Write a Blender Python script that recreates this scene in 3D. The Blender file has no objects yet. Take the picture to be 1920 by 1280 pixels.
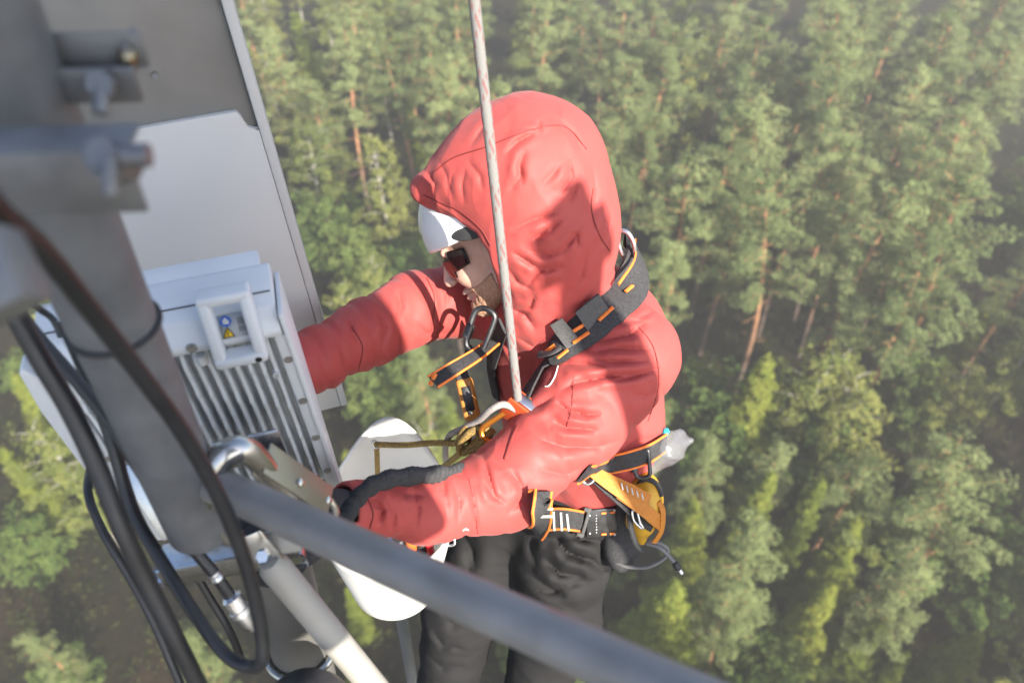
import bpy, bmesh, math, random
import numpy as np
from mathutils import Vector, Matrix, Euler
R = math.radians
scene = bpy.context.scene
C = scene.collection

# ------------------------------------------------------------------ camera
CAM_H = 43.0
F = 28.0 / 36.0 * 1920.0            # focal length in photograph pixels
cam_d = bpy.data.cameras.new('camera')
cam_d.lens = 28.0; cam_d.sensor_width = 36.0
cam_d.clip_start = 0.02; cam_d.clip_end = 2000.0
cam_d.dof.use_dof = True
cam_d.dof.focus_distance = 1.46
cam_d.dof.aperture_fstop = 3.0
cam = bpy.data.objects.new('camera', cam_d); C.objects.link(cam)
MC = Matrix.Translation((0, 0, CAM_H)) @ Euler((R(42.4), 0, 0)).to_matrix().to_4x4() @ Matrix.Rotation(R(-2.0), 4, 'Z')
cam.matrix_world = MC
scene.camera = cam
MCn = np.array(MC)

# ------------------------------------------------------------------ sky and sun
SUN_AZ, SUN_EL = 143.0, 40.0        # clockwise from +Y, and height, in degrees
w = bpy.data.worlds.new('World'); scene.world = w; w.use_nodes = True
nt = w.node_tree
bg = nt.nodes['Background']
sky = nt.nodes.new('ShaderNodeTexSky'); sky.sky_type = 'NISHITA'; sky.sun_disc = False
sky.sun_elevation = R(SUN_EL); sky.sun_rotation = R(SUN_AZ); sky.altitude = 200
sky.air_density = 1.0; sky.dust_density = 1.6; sky.ozone_density = 1.0
nt.links.new(sky.outputs[0], bg.inputs[0]); bg.inputs[1].default_value = 0.092
S = Vector((math.sin(R(SUN_AZ)) * math.cos(R(SUN_EL)), math.cos(R(SUN_AZ)) * math.cos(R(SUN_EL)), math.sin(R(SUN_EL))))
sun_d = bpy.data.lights.new('sun', 'SUN'); sun_d.energy = 5.0; sun_d.angle = R(0.53); sun_d.color = (1.0, 0.93, 0.82)
sun = bpy.data.objects.new('sun', sun_d); C.objects.link(sun)
sun.rotation_euler = (-S).to_track_quat('-Z', 'Y').to_euler()
sun.location = (20, -20, 90)
scene.view_settings.view_transform = 'Standard'
scene.view_settings.look = 'None'
scene.view_settings.exposure = 1.68
scene.view_settings.gamma = 1.0
scene.cycles.use_denoising = True
scene.cycles.max_bounces = 6
scene.cycles.volume_bounces = 0
scene.cycles.transparent_max_bounces = 8

# ------------------------------------------------------------------ helpers
def P(px, py, d):
    """the point at distance d in front of the lens that the photograph shows at (px, py)"""
    return MC @ Vector(((px - 960) / F * d, (640 - py) / F * d, -d))

def L(px, py, d):
    """the same in camera-aligned metres (right, up, towards the camera)"""
    return np.array([(px - 960) / F * d, (640 - py) / F * d, -d])

def mat(name, col, rough=0.5, metal=0.0, noise=None, bump=None, spec=0.5, sheen=0.0, coat=0.0, stripes=None, alpha=1.0, detail=4):
    """Principled material; noise = (scale, other colour, sharpness), bump = (scale, strength)"""
    m = bpy.data.materials.new(name); m.use_nodes = True
    n = m.node_tree.nodes; l = m.node_tree.links
    b = n['Principled BSDF']
    b.inputs['Base Color'].default_value = (*col, 1); b.inputs['Roughness'].default_value = rough
    b.inputs['Metallic'].default_value = metal; b.inputs['Specular IOR Level'].default_value = spec
    b.inputs['Sheen Weight'].default_value = sheen; b.inputs['Coat Weight'].default_value = coat
    b.inputs['Alpha'].default_value = alpha
    tc = n.new('ShaderNodeTexCoord')
    if noise:
        t = n.new('ShaderNodeTexNoise'); t.inputs['Scale'].default_value = noise[0]; t.inputs['Detail'].default_value = detail
        l.new(tc.outputs['Object'], t.inputs['Vector'])
        r = n.new('ShaderNodeValToRGB')
        k = noise[2] if len(noise) > 2 else 0.2
        r.color_ramp.elements[0].position = 0.5 - k; r.color_ramp.elements[1].position = 0.5 + k
        r.color_ramp.elements[0].color = (*col, 1); r.color_ramp.elements[1].color = (*noise[1], 1)
        l.new(t.outputs['Fac'], r.inputs['Fac']); l.new(r.outputs['Color'], b.inputs['Base Color'])
        mr = n.new('ShaderNodeMapRange'); mr.inputs[1].default_value = 0.3; mr.inputs[2].default_value = 0.7
        mr.inputs[3].default_value = max(0.02, rough - 0.08); mr.inputs[4].default_value = min(1, rough + 0.1)
        l.new(t.outputs['Fac'], mr.inputs[0]); l.new(mr.outputs[0], b.inputs['Roughness'])
    if bump:
        t2 = n.new('ShaderNodeTexNoise'); t2.inputs['Scale'].default_value = bump[0]; t2.inputs['Detail'].default_value = 5
        l.new(tc.outputs['Object'], t2.inputs['Vector'])
        bp = n.new('ShaderNodeBump'); bp.inputs['Strength'].default_value = bump[1]; bp.inputs['Distance'].default_value = bump[2] if len(bump) > 2 else 0.005
        l.new(t2.outputs['Fac'], bp.inputs['Height']); l.new(bp.outputs['Normal'], b.inputs['Normal'])
    return m

def mesh_obj(name, me, m=None, parent=None, loc=None, smooth=True):
    o = bpy.data.objects.new(name, me); C.objects.link(o)
    if m is not None:
        for x in (m if isinstance(m, (list, tuple)) else [m]): me.materials.append(x)
    if smooth: me.polygons.foreach_set('use_smooth', [True] * len(me.polygons))
    if parent is not None: o.parent = parent; o.matrix_parent_inverse = parent.matrix_world.inverted()
    if loc is not None: o.location = loc
    return o

def tag(o, label, cat, group=None):
    o['label'] = label; o['category'] = cat
    if group: o['group'] = group
    return o

def kind(o, k):
    o['kind'] = k; return o

def empty(name, loc, label, cat, group=None):
    o = bpy.data.objects.new(name, None); C.objects.link(o)
    o.location = loc; o.empty_display_size = 0.05
    bpy.context.view_layer.update()
    return tag(o, label, cat, group)
# ------------------------------------------------------------------ builders
def cr_spline(pts, n=8):
    """Catmull-Rom through pts"""
    p = [np.asarray(q, float) for q in pts]
    if len(p) < 3: 
        return np.array([p[0] + (p[-1] - p[0]) * t for t in np.linspace(0, 1, n + 1)])
    p = [2 * p[0] - p[1]] + p + [2 * p[-1] - p[-2]]
    out = []
    for i in range(1, len(p) - 2):
        for t in np.linspace(0, 1, n, endpoint=False):
            a, b, c, d = p[i - 1], p[i], p[i + 1], p[i + 2]
            out.append(0.5 * (2 * b + (c - a) * t + (2 * a - 5 * b + 4 * c - d) * t * t + (3 * b - a - 3 * c + d) * t ** 3))
    out.append(p[-2]); return np.array(out)

class MB:
    """collects shapes in world metres and links them as one mesh object"""
    def __init__(s): s.bm = bmesh.new(); s.mi = 0
    def _mat(s, faces):
        for f in faces: f.material_index = s.mi
    def tube(s, pts, rad, sides=14, smooth=0, cap=True, flat=1.0, up=None):
        pts = cr_spline(pts, smooth) if smooth else np.array([np.asarray(q, float) for q in pts])
        k = len(pts); rad = np.interp(np.linspace(0, 1, k), np.linspace(0, 1, len(np.atleast_1d(rad))), np.atleast_1d(rad))
        t = np.gradient(pts, axis=0); t /= np.linalg.norm(t, axis=1, keepdims=True) + 1e-12
        u = np.array(up, float) if up is not None else np.array([0.3, 0.2, 0.9]) if abs(t[0][2]) < 0.8 else np.array([1.0, 0.1, 0.0])
        rings = []
        for i in range(k):
            u = u - t[i] * np.dot(u, t[i]); u /= np.linalg.norm(u) + 1e-12; v = np.cross(t[i], u)
            rings.append([s.bm.verts.new(pts[i] + rad[i] * (math.cos(a) * u * flat + math.sin(a) * v)) for a in np.linspace(0, 2 * math.pi, sides, endpoint=False)])
        fs = []
        for i in range(k - 1):
            for j in range(sides):
                q = (j + 1) % sides
                fs.append(s.bm.faces.new((rings[i][j], rings[i][q], rings[i + 1][q], rings[i + 1][j])))
        if cap:
            fs.append(s.bm.faces.new(rings[0][::-1])); fs.append(s.bm.faces.new(rings[-1]))
        s._mat(fs); return s
    def loop(s, pts, rad, sides=10, smooth=6):
        """closed tube"""
        p = [np.asarray(q, float) for q in pts]
        full = cr_spline(p + p + p[:1], smooth); m = len(p) * smooth
        pts = full[m // 2: m // 2 + m]; k = len(pts)
        t = np.roll(pts, -1, 0) - np.roll(pts, 1, 0); t /= np.linalg.norm(t, axis=1, keepdims=True)
        nrm = np.zeros(3)
        cc = pts.mean(0)
        for i in range(k): nrm += np.cross(pts[i] - cc, t[i])
        nrm /= np.linalg.norm(nrm)
        rings = []
        for i in range(k):
            v = np.cross(t[i], nrm); v /= np.linalg.norm(v); u = np.cross(v, t[i])
            rings.append([s.bm.verts.new(pts[i] + rad * (math.cos(a) * u + math.sin(a) * v)) for a in np.linspace(0, 2 * math.pi, sides, endpoint=False)])
        fs = []
        for i in range(k):
            for j in range(sides):
                q = (j + 1) % sides; ni = (i + 1) % k
                fs.append(s.bm.faces.new((rings[i][j], rings[i][q], rings[ni][q], rings[ni][j])))
        s._mat(fs); return s
    def box(s, c, ax, ay, az, size, bev=0.002, seg=2):
        c = Vector(c); ax, ay, az = (Vector(a).normalized() for a in (ax, ay, az))
        b2 = bmesh.new(); bmesh.ops.create_cube(b2, size=1.0)
        for v in b2.verts: v.co = Vector((v.co.x * size[0], v.co.y * size[1], v.co.z * size[2]))
        if bev > 0: bmesh.ops.bevel(b2, geom=list(b2.edges), offset=bev, segments=seg, affect='EDGES', profile=0.5)
        return s.add(b2, Matrix(((ax.x, ay.x, az.x, c.x), (ax.y, ay.y, az.y, c.y), (ax.z, ay.z, az.z, c.z), (0, 0, 0, 1))))
    def add(s, b2, M):
        mp = {}
        for v in b2.verts: mp[v] = s.bm.verts.new(M @ v.co)
        fs = [s.bm.faces.new([mp[v] for v in f.verts]) for f in b2.faces]
        s._mat(fs); b2.free(); return s
    def prism(s, outline, nrm, thick, bev=0.0):
        """polygon of world points extruded by thick along nrm"""
        nrm = Vector(nrm).normalized(); b2 = bmesh.new()
        lo = [b2.verts.new(Vector(q)) for q in outline]; hi = [b2.verts.new(Vector(q) + nrm * thick) for q in outline]
        b2.faces.new(lo[::-1]); b2.faces.new(hi); k = len(lo)
        for i in range(k): b2.faces.new((lo[i], lo[(i + 1) % k], hi[(i + 1) % k], hi[i]))
        bmesh.ops.recalc_face_normals(b2, faces=list(b2.faces))
        if bev: bmesh.ops.bevel(b2, geom=list(b2.edges), offset=bev, segments=2, affect='EDGES', profile=0.5)
        return s.add(b2, Matrix())
    def lathe(s, c, axis, prof, sides=20, cap=True):
        """rings (distance along axis, radius)"""
        c = np.asarray(c, float); axis = np.asarray(axis, float)
        return s.tube([c + axis / np.linalg.norm(axis) * q[0] for q in prof], [q[1] for q in prof], sides, 0, cap) if True else s
    def ribbon(s, pts, nrms, width, thick, smooth=6, edge=None):
        """flat strap: nrms face normals per point"""
        p = cr_spline(pts, smooth); n_ = cr_spline(nrms, smooth); k = len(p)
        n_ /= np.linalg.norm(n_, axis=1, keepdims=True)
        wd = np.interp(np.linspace(0, 1, k), np.linspace(0, 1, len(np.atleast_1d(width))), np.atleast_1d(width))
        t = np.gradient(p, axis=0); t /= np.linalg.norm(t, axis=1, keepdims=True) + 1e-12
        side = np.cross(t, n_); side /= np.linalg.norm(side, axis=1, keepdims=True)
        rows = []
        m = 5
        for i in range(k):
            top = [s.bm.verts.new(p[i] + side[i] * wd[i] * (q - 0.5) + n_[i] * thick * (0.5 if abs(q - 0.5) < 0.49 else 0.22)) for q in np.linspace(0, 1, m)]
            bot = [s.bm.verts.new(p[i] + side[i] * wd[i] * (q - 0.5) - n_[i] * thick * 0.5) for q in np.linspace(1, 0, m)]
            rows.append(top + bot)
        fs = []
        for i in range(k - 1):
            for j in range(2 * m):
                q = (j + 1) % (2 * m)
                fs.append(s.bm.faces.new((rows[i][j], rows[i][q], rows[i + 1][q], rows[i + 1][j])))
        fs.append(s.bm.faces.new(rows[0][::-1])); fs.append(s.bm.faces.new(rows[-1])); s._mat(fs)
        if edge is not None:
            er = min(thick * 0.6, 0.0026)
            edge.tube(p - side * wd[:, None] * 0.5 + n_ * thick * 0.2, er, 6)
            edge.tube(p + side * wd[:, None] * 0.5 + n_ * thick * 0.2, er, 6)
        return p, side, n_
    SPLIT = {'side_flange', 'mounting_post', 'band', 'stitching', 'eyelet', 'slot', 'rivet', 'socket', 'connector', 'side_rail', 'screw', 'piping', 'chest_strap', 'side_plate', 'fin', 'bracket_sheet',
             'leg_loop', 'orange_stitching', 'label_line', 'belt_edging', 'strap_edging', 'pouch_strap', 'strap_keeper', 'webbing_loop', 'inlay', 'sling_rope', 'pouch_edging', 'bracket'}
    def build(s, name, m, parent=None, smooth=True, sharp=35):
        if name in s.SPLIT:                                   # every separate piece a part of its own
            s.bm.verts.ensure_lookup_table(); seen = set(); out = None
            for v0 in s.bm.verts:
                if v0 in seen: continue
                st = [v0]; seen.add(v0); isl = []
                while st:
                    v = st.pop(); isl.append(v)
                    for e in v.link_edges:
                        q = e.other_vert(v)
                        if q not in seen: seen.add(q); st.append(q)
                b2 = bmesh.new(); mp = {v: b2.verts.new(v.co) for v in isl}
                for f in {f for v in isl for f in v.link_faces}: b2.faces.new([mp[v] for v in f.verts])
                k = MB(); k.bm.free(); k.bm = b2; out = k._finish(name, m, parent, smooth, sharp)
            s.bm.free(); return out
        return s._finish(name, m, parent, smooth, sharp)
    def _finish(s, name, m, parent, smooth, sharp):
        bmesh.ops.recalc_face_normals(s.bm, faces=list(s.bm.faces))
        if smooth:
            for e in s.bm.edges:
                if len(e.link_faces) == 2 and e.calc_face_angle(0) > R(sharp): e.smooth = False
        me = bpy.data.meshes.new(name); s.bm.to_mesh(me); s.bm.free()
        return mesh_obj(name, me, m, parent, smooth=smooth)

# ------------------------------------------------------------------ smooth solids from distance fields (camera-aligned metres)
def cap_(p, a, b, ra, rb):
    a = np.asarray(a); b = np.asarray(b); ab = b - a
    t = np.clip(((p - a) @ ab) / (ab @ ab), 0, 1)
    return np.linalg.norm(p - a - t[:, None] * ab, axis=1) - (ra + (rb - ra) * t)
def ell_(p, c, ax, r):
    """ellipsoid with rows of ax as its axes"""
    q = (p - c) @ np.asarray(ax).T; r = np.asarray(r)
    k0 = np.linalg.norm(q / r, axis=1); k1 = np.linalg.norm(q / (r * r), axis=1) + 1e-9
    return k0 * (k0 - 1) / k1
def smin(a, b, k):
    h = np.clip(0.5 + 0.5 * (b - a) / k, 0, 1)
    return b + (a - b) * h - k * h * (1 - h)
def smax(a, b, k): return -smin(-a, -b, k)
def px_of(p):
    d = np.maximum(-p[:, 2], 0.05); return 960 + F * p[:, 0] / d, 640 - F * p[:, 1] / d, d
def poly_dist(u, v, line, signed=False):
    best = np.full(len(u), 1e9); sg = np.ones(len(u))
    for (x0, y0), (x1, y1) in zip(line[:-1], line[1:]):
        dx, dy = x1 - x0, y1 - y0; t = np.clip(((u - x0) * dx + (v - y0) * dy) / (dx * dx + dy * dy), 0, 1)
        ex, ey = u - x0 - t * dx, v - y0 - t * dy; q = np.hypot(ex, ey); m = q < best
        best[m] = q[m]; sg[m] = np.sign(dx * ey - dy * ex)[m]
    return best * sg if signed else best
def wavy(p, scale, seed):
    """smooth pseudo-noise in -1..1"""
    r = np.random.default_rng(seed); out = 0
    wv = (p + 0.25 / scale * np.sin(p[:, [1, 2, 0]] * scale * 0.9 + seed)) * scale
    for k in range(5):
        d = r.normal(size=3); d /= np.linalg.norm(d); out = out + np.sin(wv @ d * (0.8 + 0.5 * k) + r.uniform(0, 6.3)) / (1 + 0.45 * k)
    return out / 2.4

def solid(fn, lo, hi, vox):
    lo = np.asarray(lo, float); n3 = np.ceil((np.asarray(hi) - lo) / vox).astype(int) + 1
    B = 8; nb = -(-n3 // B); n3 = nb * B
    g = np.full(n3, 1.0, np.float32)
    bc = np.stack(np.meshgrid(*[np.arange(k) for k in nb], indexing='ij'), -1).reshape(-1, 3)
    f = fn(lo + (bc * B + (B - 1) / 2) * vox)
    act = np.abs(f) < B * vox * 0.5 * 1.7321 * 1.25 + 0.012
    off = np.stack(np.meshgrid(*[np.arange(B)] * 3, indexing='ij'), -1).reshape(-1, 3)
    for i in np.nonzero(~act)[0]:
        if f[i] < 0:
            a = bc[i] * B; g[a[0]:a[0] + B, a[1]:a[1] + B, a[2]:a[2] + B] = -1
    ab = bc[act]
    for c0 in range(0, len(ab), 300):
        idx = (ab[c0:c0 + 300, None] * B + off[None]).reshape(-1, 3)
        g[idx[:, 0], idx[:, 1], idx[:, 2]] = fn(lo + idx * vox)
    g = np.pad(g, 1, constant_values=1.0); lo = lo - vox
    cs = [g[a:g.shape[0] - 1 + a, b:g.shape[1] - 1 + b, c:g.shape[2] - 1 + c] for a in (0, 1) for b in (0, 1) for c in (0, 1)]
    mn = cs[0].copy(); mxx = cs[0].copy()
    for q in cs[1:]: np.minimum(mn, q, out=mn); np.maximum(mxx, q, out=mxx)
    cell = np.argwhere((mn < 0) & (mxx >= 0))
    vid = np.full(mn.shape, -1, np.int32); vid[tuple(cell.T)] = np.arange(len(cell))
    cv = np.stack([q[tuple(cell.T)] for q in cs], 1); co = np.array([(a, b, c) for a in (0, 1) for b in (0, 1) for c in (0, 1)], float)
    acc = np.zeros((len(cell), 3)); cnt = np.zeros(len(cell))
    for a in range(8):
        for b in range(a + 1, 8):
            if np.abs(co[a] - co[b]).sum() != 1: continue
            m = (cv[:, a] < 0) != (cv[:, b] < 0); t = cv[m, a] / (cv[m, a] - cv[m, b])
            acc[m] += co[a] + t[:, None] * (co[b] - co[a]); cnt[m] += 1
    V = lo + (cell + acc / cnt[:, None]) * vox
    faces = []
    for ax in range(3):
        sl0 = [slice(None)] * 3; sl1 = [slice(None)] * 3; sl0[ax] = slice(0, -1); sl1[ax] = slice(1, None)
        a = g[tuple(sl0)]; b = g[tuple(sl1)]; e = np.argwhere((a < 0) != (b < 0)); neg = (a < 0)[tuple(e.T)]
        o1, o2 = [(1, 2), (2, 0), (0, 1)][ax]
        q = []
        for da, db in ((0, 0), (1, 0), (1, 1), (0, 1)):
            k = e.copy(); k[:, o1] -= da; k[:, o2] -= db; q.append(vid[tuple(k.T)])
        q = np.stack(q, 1); q[neg] = q[neg][:, ::-1]; faces.append(q[:, ::-1])
    faces = np.concatenate(faces); faces = faces[(faces >= 0).all(1)]
    return V, faces

def solid_obj(name, fn, lo, hi, vox, m, parent=None, relax=1):
    V, faces = solid(fn, lo, hi, vox)
    for _ in range(relax):                                  # push the vertices back onto the field
        e = 0.002; f0 = fn(V)
        gr = np.stack([fn(V + np.eye(3)[k] * e) - fn(V - np.eye(3)[k] * e) for k in range(3)], 1) / (2 * e)
        g2 = (gr * gr).sum(1) + 1e-6
        st = np.clip(f0 / g2, -vox * 0.5, vox * 0.5)
        V = V - gr * st[:, None]
    Wv = V @ MCn[:3, :3].T + MCn[:3, 3]
    me = bpy.data.meshes.new(name)
    me.vertices.add(len(Wv)); me.vertices.foreach_set('co', Wv.astype(np.float32).ravel())
    me.loops.add(faces.size); me.loops.foreach_set('vertex_index', faces.astype(np.int32).ravel())
    me.polygons.add(len(faces)); me.polygons.foreach_set('loop_start', np.arange(0, faces.size, 4, dtype=np.int32))
    me.update(calc_edges=True); me.validate()
    return mesh_obj(name, me, m, parent)

def hit(fn, px, py, lo=0.9, hi=3.0):
    """distance along the lens axis at which the surface fn is met at (px, py)"""
    r = L(px, py, 1.0)
    ds = np.arange(lo, hi, 0.004); f = fn(ds[:, None] * r[None])
    k = np.nonzero(f < 0)[0]
    if not len(k): return None
    i = k[0]
    return ds[i] if i == 0 else ds[i - 1] + (ds[i] - ds[i - 1]) * f[i - 1] / (f[i - 1] - f[i])
def grad(fn, q):
    e = 0.004; q = np.asarray(q)[None]
    g = np.array([(fn(q + np.eye(3)[k] * e) - fn(q - np.eye(3)[k] * e))[0] for k in range(3)])
    return g / (np.linalg.norm(g) + 1e-9)
def W(q):
    """camera-aligned metres to world"""
    return np.asarray(q) @ MCn[:3, :3].T + MCn[:3, 3]
def Wd(v): return np.asarray(v) @ MCn[:3, :3].T
VIEW = Wd((0, 0, 1))                                        # towards the camera
UPW = np.array([0, 0, 1.0])
def on(fn, px, py, off=0.0, fall=None):
    """world point on surface fn at (px, py), lifted by off, and the normal there"""
    d = hit(fn, px, py)
    if d is None: d = fall
    q = L(px, py, d); nn = grad(fn, q) if fall is None or hit(fn, px, py) is not None else np.array([0, 0, 1.0])
    return W(q + nn * off), Wd(nn)
# shared materials
M_black = mat('black rubber', (0.018, 0.018, 0.02), 0.55, noise=(60, (0.03, 0.03, 0.03), 0.2))
M_web = mat('black webbing', (0.028, 0.028, 0.030), 0.8, noise=(220, (0.055, 0.055, 0.057), 0.2), bump=(500, 0.5, 0.002), spec=0.25)
M_webg = mat('grey webbing', (0.060, 0.060, 0.060), 0.8, noise=(300, (0.10, 0.10, 0.098), 0.2), bump=(500, 0.5, 0.002), spec=0.25)
M_orange = mat('orange piping', (0.85, 0.22, 0.03), 0.6, noise=(150, (0.75, 0.18, 0.03), 0.2))
M_alloy = mat('bright alloy', (0.62, 0.63, 0.65), 0.28, 1.0, noise=(35, (0.50, 0.51, 0.53), 0.2))
M_darkalloy = mat('dark anodised alloy', (0.05, 0.05, 0.055), 0.35, 0.8, noise=(50, (0.09, 0.09, 0.09), 0.2))
# ------------------------------------------------------------------ tower hardware
M_galv = mat('galvanised steel', (0.15, 0.155, 0.165), 0.48, 0.4, noise=(26, (0.24, 0.245, 0.25), 0.25), bump=(60, 0.08, 0.002))
M_galvb = mat('bright galvanised sheet', (0.62, 0.64, 0.66), 0.25, 1.0, noise=(28, (0.50, 0.52, 0.54), 0.3), bump=(18, 0.25, 0.006))
M_pipe = mat('weathered grey pipe', (0.100, 0.106, 0.115), 0.5, 0.2, noise=(24, (0.18, 0.187, 0.196), 0.3), bump=(70, 0.06, 0.002))
M_pipel = mat('pale galvanised tube', (0.27, 0.26, 0.235), 0.55, 0.2, noise=(14, (0.34, 0.33, 0.30), 0.25), bump=(70, 0.08, 0.002))
M_unit = mat('white enamel', (0.60, 0.63, 0.655), 0.42, noise=(22, (0.55, 0.58, 0.605), 0.25), bump=(260, 0.05, 0.001))
M_panelw = mat('pale grey fibreglass', (0.52, 0.53, 0.53), 0.5, noise=(6, (0.48, 0.49, 0.49), 0.3), bump=(500, 0.12, 0.001))
M_panelg = mat('dull grey aluminium', (0.245, 0.252, 0.25), 0.5, 0.1, noise=(20, (0.275, 0.282, 0.28), 0.2))
M_cable = mat('black cable jacket', (0.016, 0.017, 0.020), 0.38, noise=(30, (0.024, 0.025, 0.028), 0.25), spec=0.5)
M_steel = mat('polished steel', (0.55, 0.54, 0.52), 0.22, 1.0, noise=(20, (0.42, 0.42, 0.40), 0.25))
M_olive = mat('dull olive plated steel', (0.32, 0.32, 0.26), 0.38, 0.8, noise=(24, (0.26, 0.26, 0.22), 0.25))
UP = Vector((0, 0, 1))
def V(px, py, d): return P(px, py, d)

# mast pipe
ma, mb = V(92, 330, 0.61), V(378, 990, 0.955)
md = (mb - ma).normalized()
t = empty('mast_pipe', mb, 'thick grey vertical pipe close by at the left, in front of the white radio unit', 'pipe')
b = MB(); b.lathe(ma - md * 0.75, md, [(0, 0.038), (0.75 + (mb - ma).length - 0.004, 0.038), (0.75 + (mb - ma).length, 0.034)], 40); b.build('pipe', M_pipe, t)
b = MB(); mk = V(222, 640, 0.705); mk = ma + md * (mk - ma).dot(md)
ring = [(mk + Vector(Wd((math.cos(a), 0, math.sin(a)))) * 0.0395 + md * 0.0) for a in np.linspace(0, 2 * math.pi, 12, endpoint=False)]
pu = md.orthogonal().normalized(); pv_ = md.cross(pu)
b.loop([mk + (pu * math.cos(a) + pv_ * math.sin(a)) * 0.0395 for a in np.linspace(0, 2 * math.pi, 16, endpoint=False)], 0.0028); b.build('cable_tie', M_black, t)
lt, lb = V(520, 1050, 1.08), V(598, 1345, 1.35); ld = (lb - lt).normalized()
b = MB(); b.lathe(lt, ld, [(0, 0.043), (0.9, 0.043)], 40); o = b.build('lower_pipe', mat('dull lower pipe', (0.10, 0.097, 0.09), 0.55, 0.2, noise=(12, (0.15, 0.145, 0.135), 0.25))); tag(o, 'pale lower pipe under the bright bracket, crossed by a black cable loop', 'pipe')
b = MB(); cc = lt + ld * 0.22; pu = ld.orthogonal().normalized(); pv_ = ld.cross(pu)
b.loop([cc + (pu * math.cos(a) + pv_ * math.sin(a)) * 0.050 for a in np.linspace(0, 2 * math.pi, 16, endpoint=False)], 0.0060); o = b.build('u_bolt', M_steel); tag(o, 'round steel bolt hoop round the lower pipe', 'bolt')

# blurred clamps round the mast at the top left
def clamp(name, c, wl, hh, dp, label, holes):
    t = empty(name, c, label, 'clamp'); xa = Vector(Wd((0.985, 0.17, 0.06))).normalized(); za = -md; ya = za.cross(xa).normalized(); xa = ya.cross(za)
    b = MB(); b.box(c, xa, ya, za, (wl, dp, 0.004), 0.0015); b.box(Vector(c) - ya * (dp / 2) - za * (hh / 2), xa, ya, za, (wl, 0.004, hh), 0.0015); b.build('clamp_plate', M_galv, t)
    return t, xa, ya, za
for (c1, ln, lab) in ((V(78, 262, 0.50), 0.112, 'galvanised clamp bar across the mast nearest the camera'),):
    t = empty('pipe_clamp', c1, lab, 'clamp'); xa = Vector(Wd((0.975, 0.20, 0.05))).normalized(); za = -md; ya = za.cross(xa).normalized(); xa = ya.cross(za)
    b = MB(); b.box(c1, xa, ya, za, (0.112, 0.030, 0.0045), 0.0015); b.box(Vector(c1) + ya * -0.016 - za * 0.022, xa, ya, za, (0.112, 0.004, 0.046), 0.0015); b.build('clamp_bar', M_galv, t)
    b = MB(); q = V(200, 293, 0.462); b.lathe(q, VIEW, [(-0.02, 0.013), (0.001, 0.013)], 20)
    b.lathe(q, VIEW, [(0.001, 0.0095), (0.009, 0.0095)], 6); b.lathe(q, xa, [(0.004, 0.0070), (0.024, 0.0070)], 14); b.build('bolt', M_galv, t)
    b = MB(); b.lathe(V(204, 300, 0.455), Vector(Wd((0.08, -1, 0.1))), [(0, 0.0046), (0.0205, 0.0046), (0.022, 0.0036)], 12); b.build('stud', M_galv, t)
c2 = V(165, 95, 0.56); t = empty('pipe_clamp', c2, 'grey angle bracket on the mast just above the clamp bar', 'clamp')
xa = Vector(Wd((0.98, 0.19, 0.03))).normalized(); za = -md; ya = za.cross(xa).normalized(); xa = ya.cross(za)
b = MB(); b.box(c2, xa, ya, za, (0.078, 0.004, 0.026), 0.0015); b.box(V(250, 98, 0.57), ya, xa, za, (0.030, 0.004, 0.024), 0.0015); b.box(V(178, 160, 0.56), xa, ya, za, (0.060, 0.005, 0.026), 0.0015); b.build('bracket_plate', M_galv, t)
b = MB(); b.lathe(V(190, 158, 0.548), Wd((0, -0.3, 1)), [(-0.004, 0.010), (0.004, 0.010)], 6); b.lathe(V(190, 160, 0.55), Wd((0.0, -1, 0.05)), [(0, 0.0055), (0.020, 0.0055)], 12); b.build('bolt', M_galv, t)
b = MB(); b.lathe(V(238, 106, 0.56), Wd((0.8, -0.3, 0.4)), [(-0.004, 0.0055), (0.006, 0.0055)], 6); b.build('bolt', mat('yellow zinc bolt', (0.42, 0.36, 0.24), 0.35, 0.9), t)

# back of the sector antenna
E0 = Vector(W(np.array([-0.380, 0.043, -1.6])))                    # on its right edge
el = V(245, 245, 1.22) - V(450, 212, 1.253); el.z = 0; el.normalize()   # along the back, to the left
ef = Vector((-el.y, el.x, 0)); ef = ef if ef.y > 0 else -ef            # away from the tower
def onp(px, py, pt, nrm):
    o = MC.translation; d = V(px, py, 1.0) - o; return o + d * ((pt - o).dot(nrm) / d.dot(nrm))
ant = empty('panel_antenna', E0 - UP * 0.26, 'tall pale grey panel antenna seen from behind at the upper left', 'antenna')
def lt_(px, py, off=0.0):
    q = onp(px, py, E0 - ef * off, ef) - E0; return q.dot(el), q.dot(UP)
def pa(l, z, off): return E0 + el * l + UP * z - ef * off
b = MB(); b.prism([pa(0.0, -0.262, -0.09), pa(0.40, -0.262, -0.09), pa(0.40, 1.3, -0.09), pa(0.0, 1.3, -0.09)], -ef, 0.088, 0.006); b.build('radome', M_panelw, ant)
b = MB(); b.prism([pa(0.0145, 0.30, -0.0018), pa(0.376, 0.30, -0.0018), pa(0.376, 1.29, -0.0018), pa(0.0145, 1.29, -0.0018)], -ef, 0.0030, 0.0); b.build('back_plate', M_panelg, ant)
b = MB(); b.prism([pa(-0.002, -0.265, 0.0), pa(0.013, -0.265, 0.0), pa(0.013, 1.3, 0.0), pa(-0.002, 1.3, 0.0)], -ef, 0.010, 0.002); b.prism([pa(0.379, -0.265, 0.0), pa(0.402, -0.265, 0.0), pa(0.402, 1.3, 0.0), pa(0.379, 1.3, 0.0)], -ef, 0.020, 0.003); b.build('side_rail', M_panelw, ant)
top = [(498, 236), (492, 241), (478, 243), (466, 240), (459, 231), (452, 219), (443, 211), (432, 212), (340, 228), (245, 245)]
out = [lt_(x, y, 0.011) for x, y in top]
zl = out[-1][1]
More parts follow.
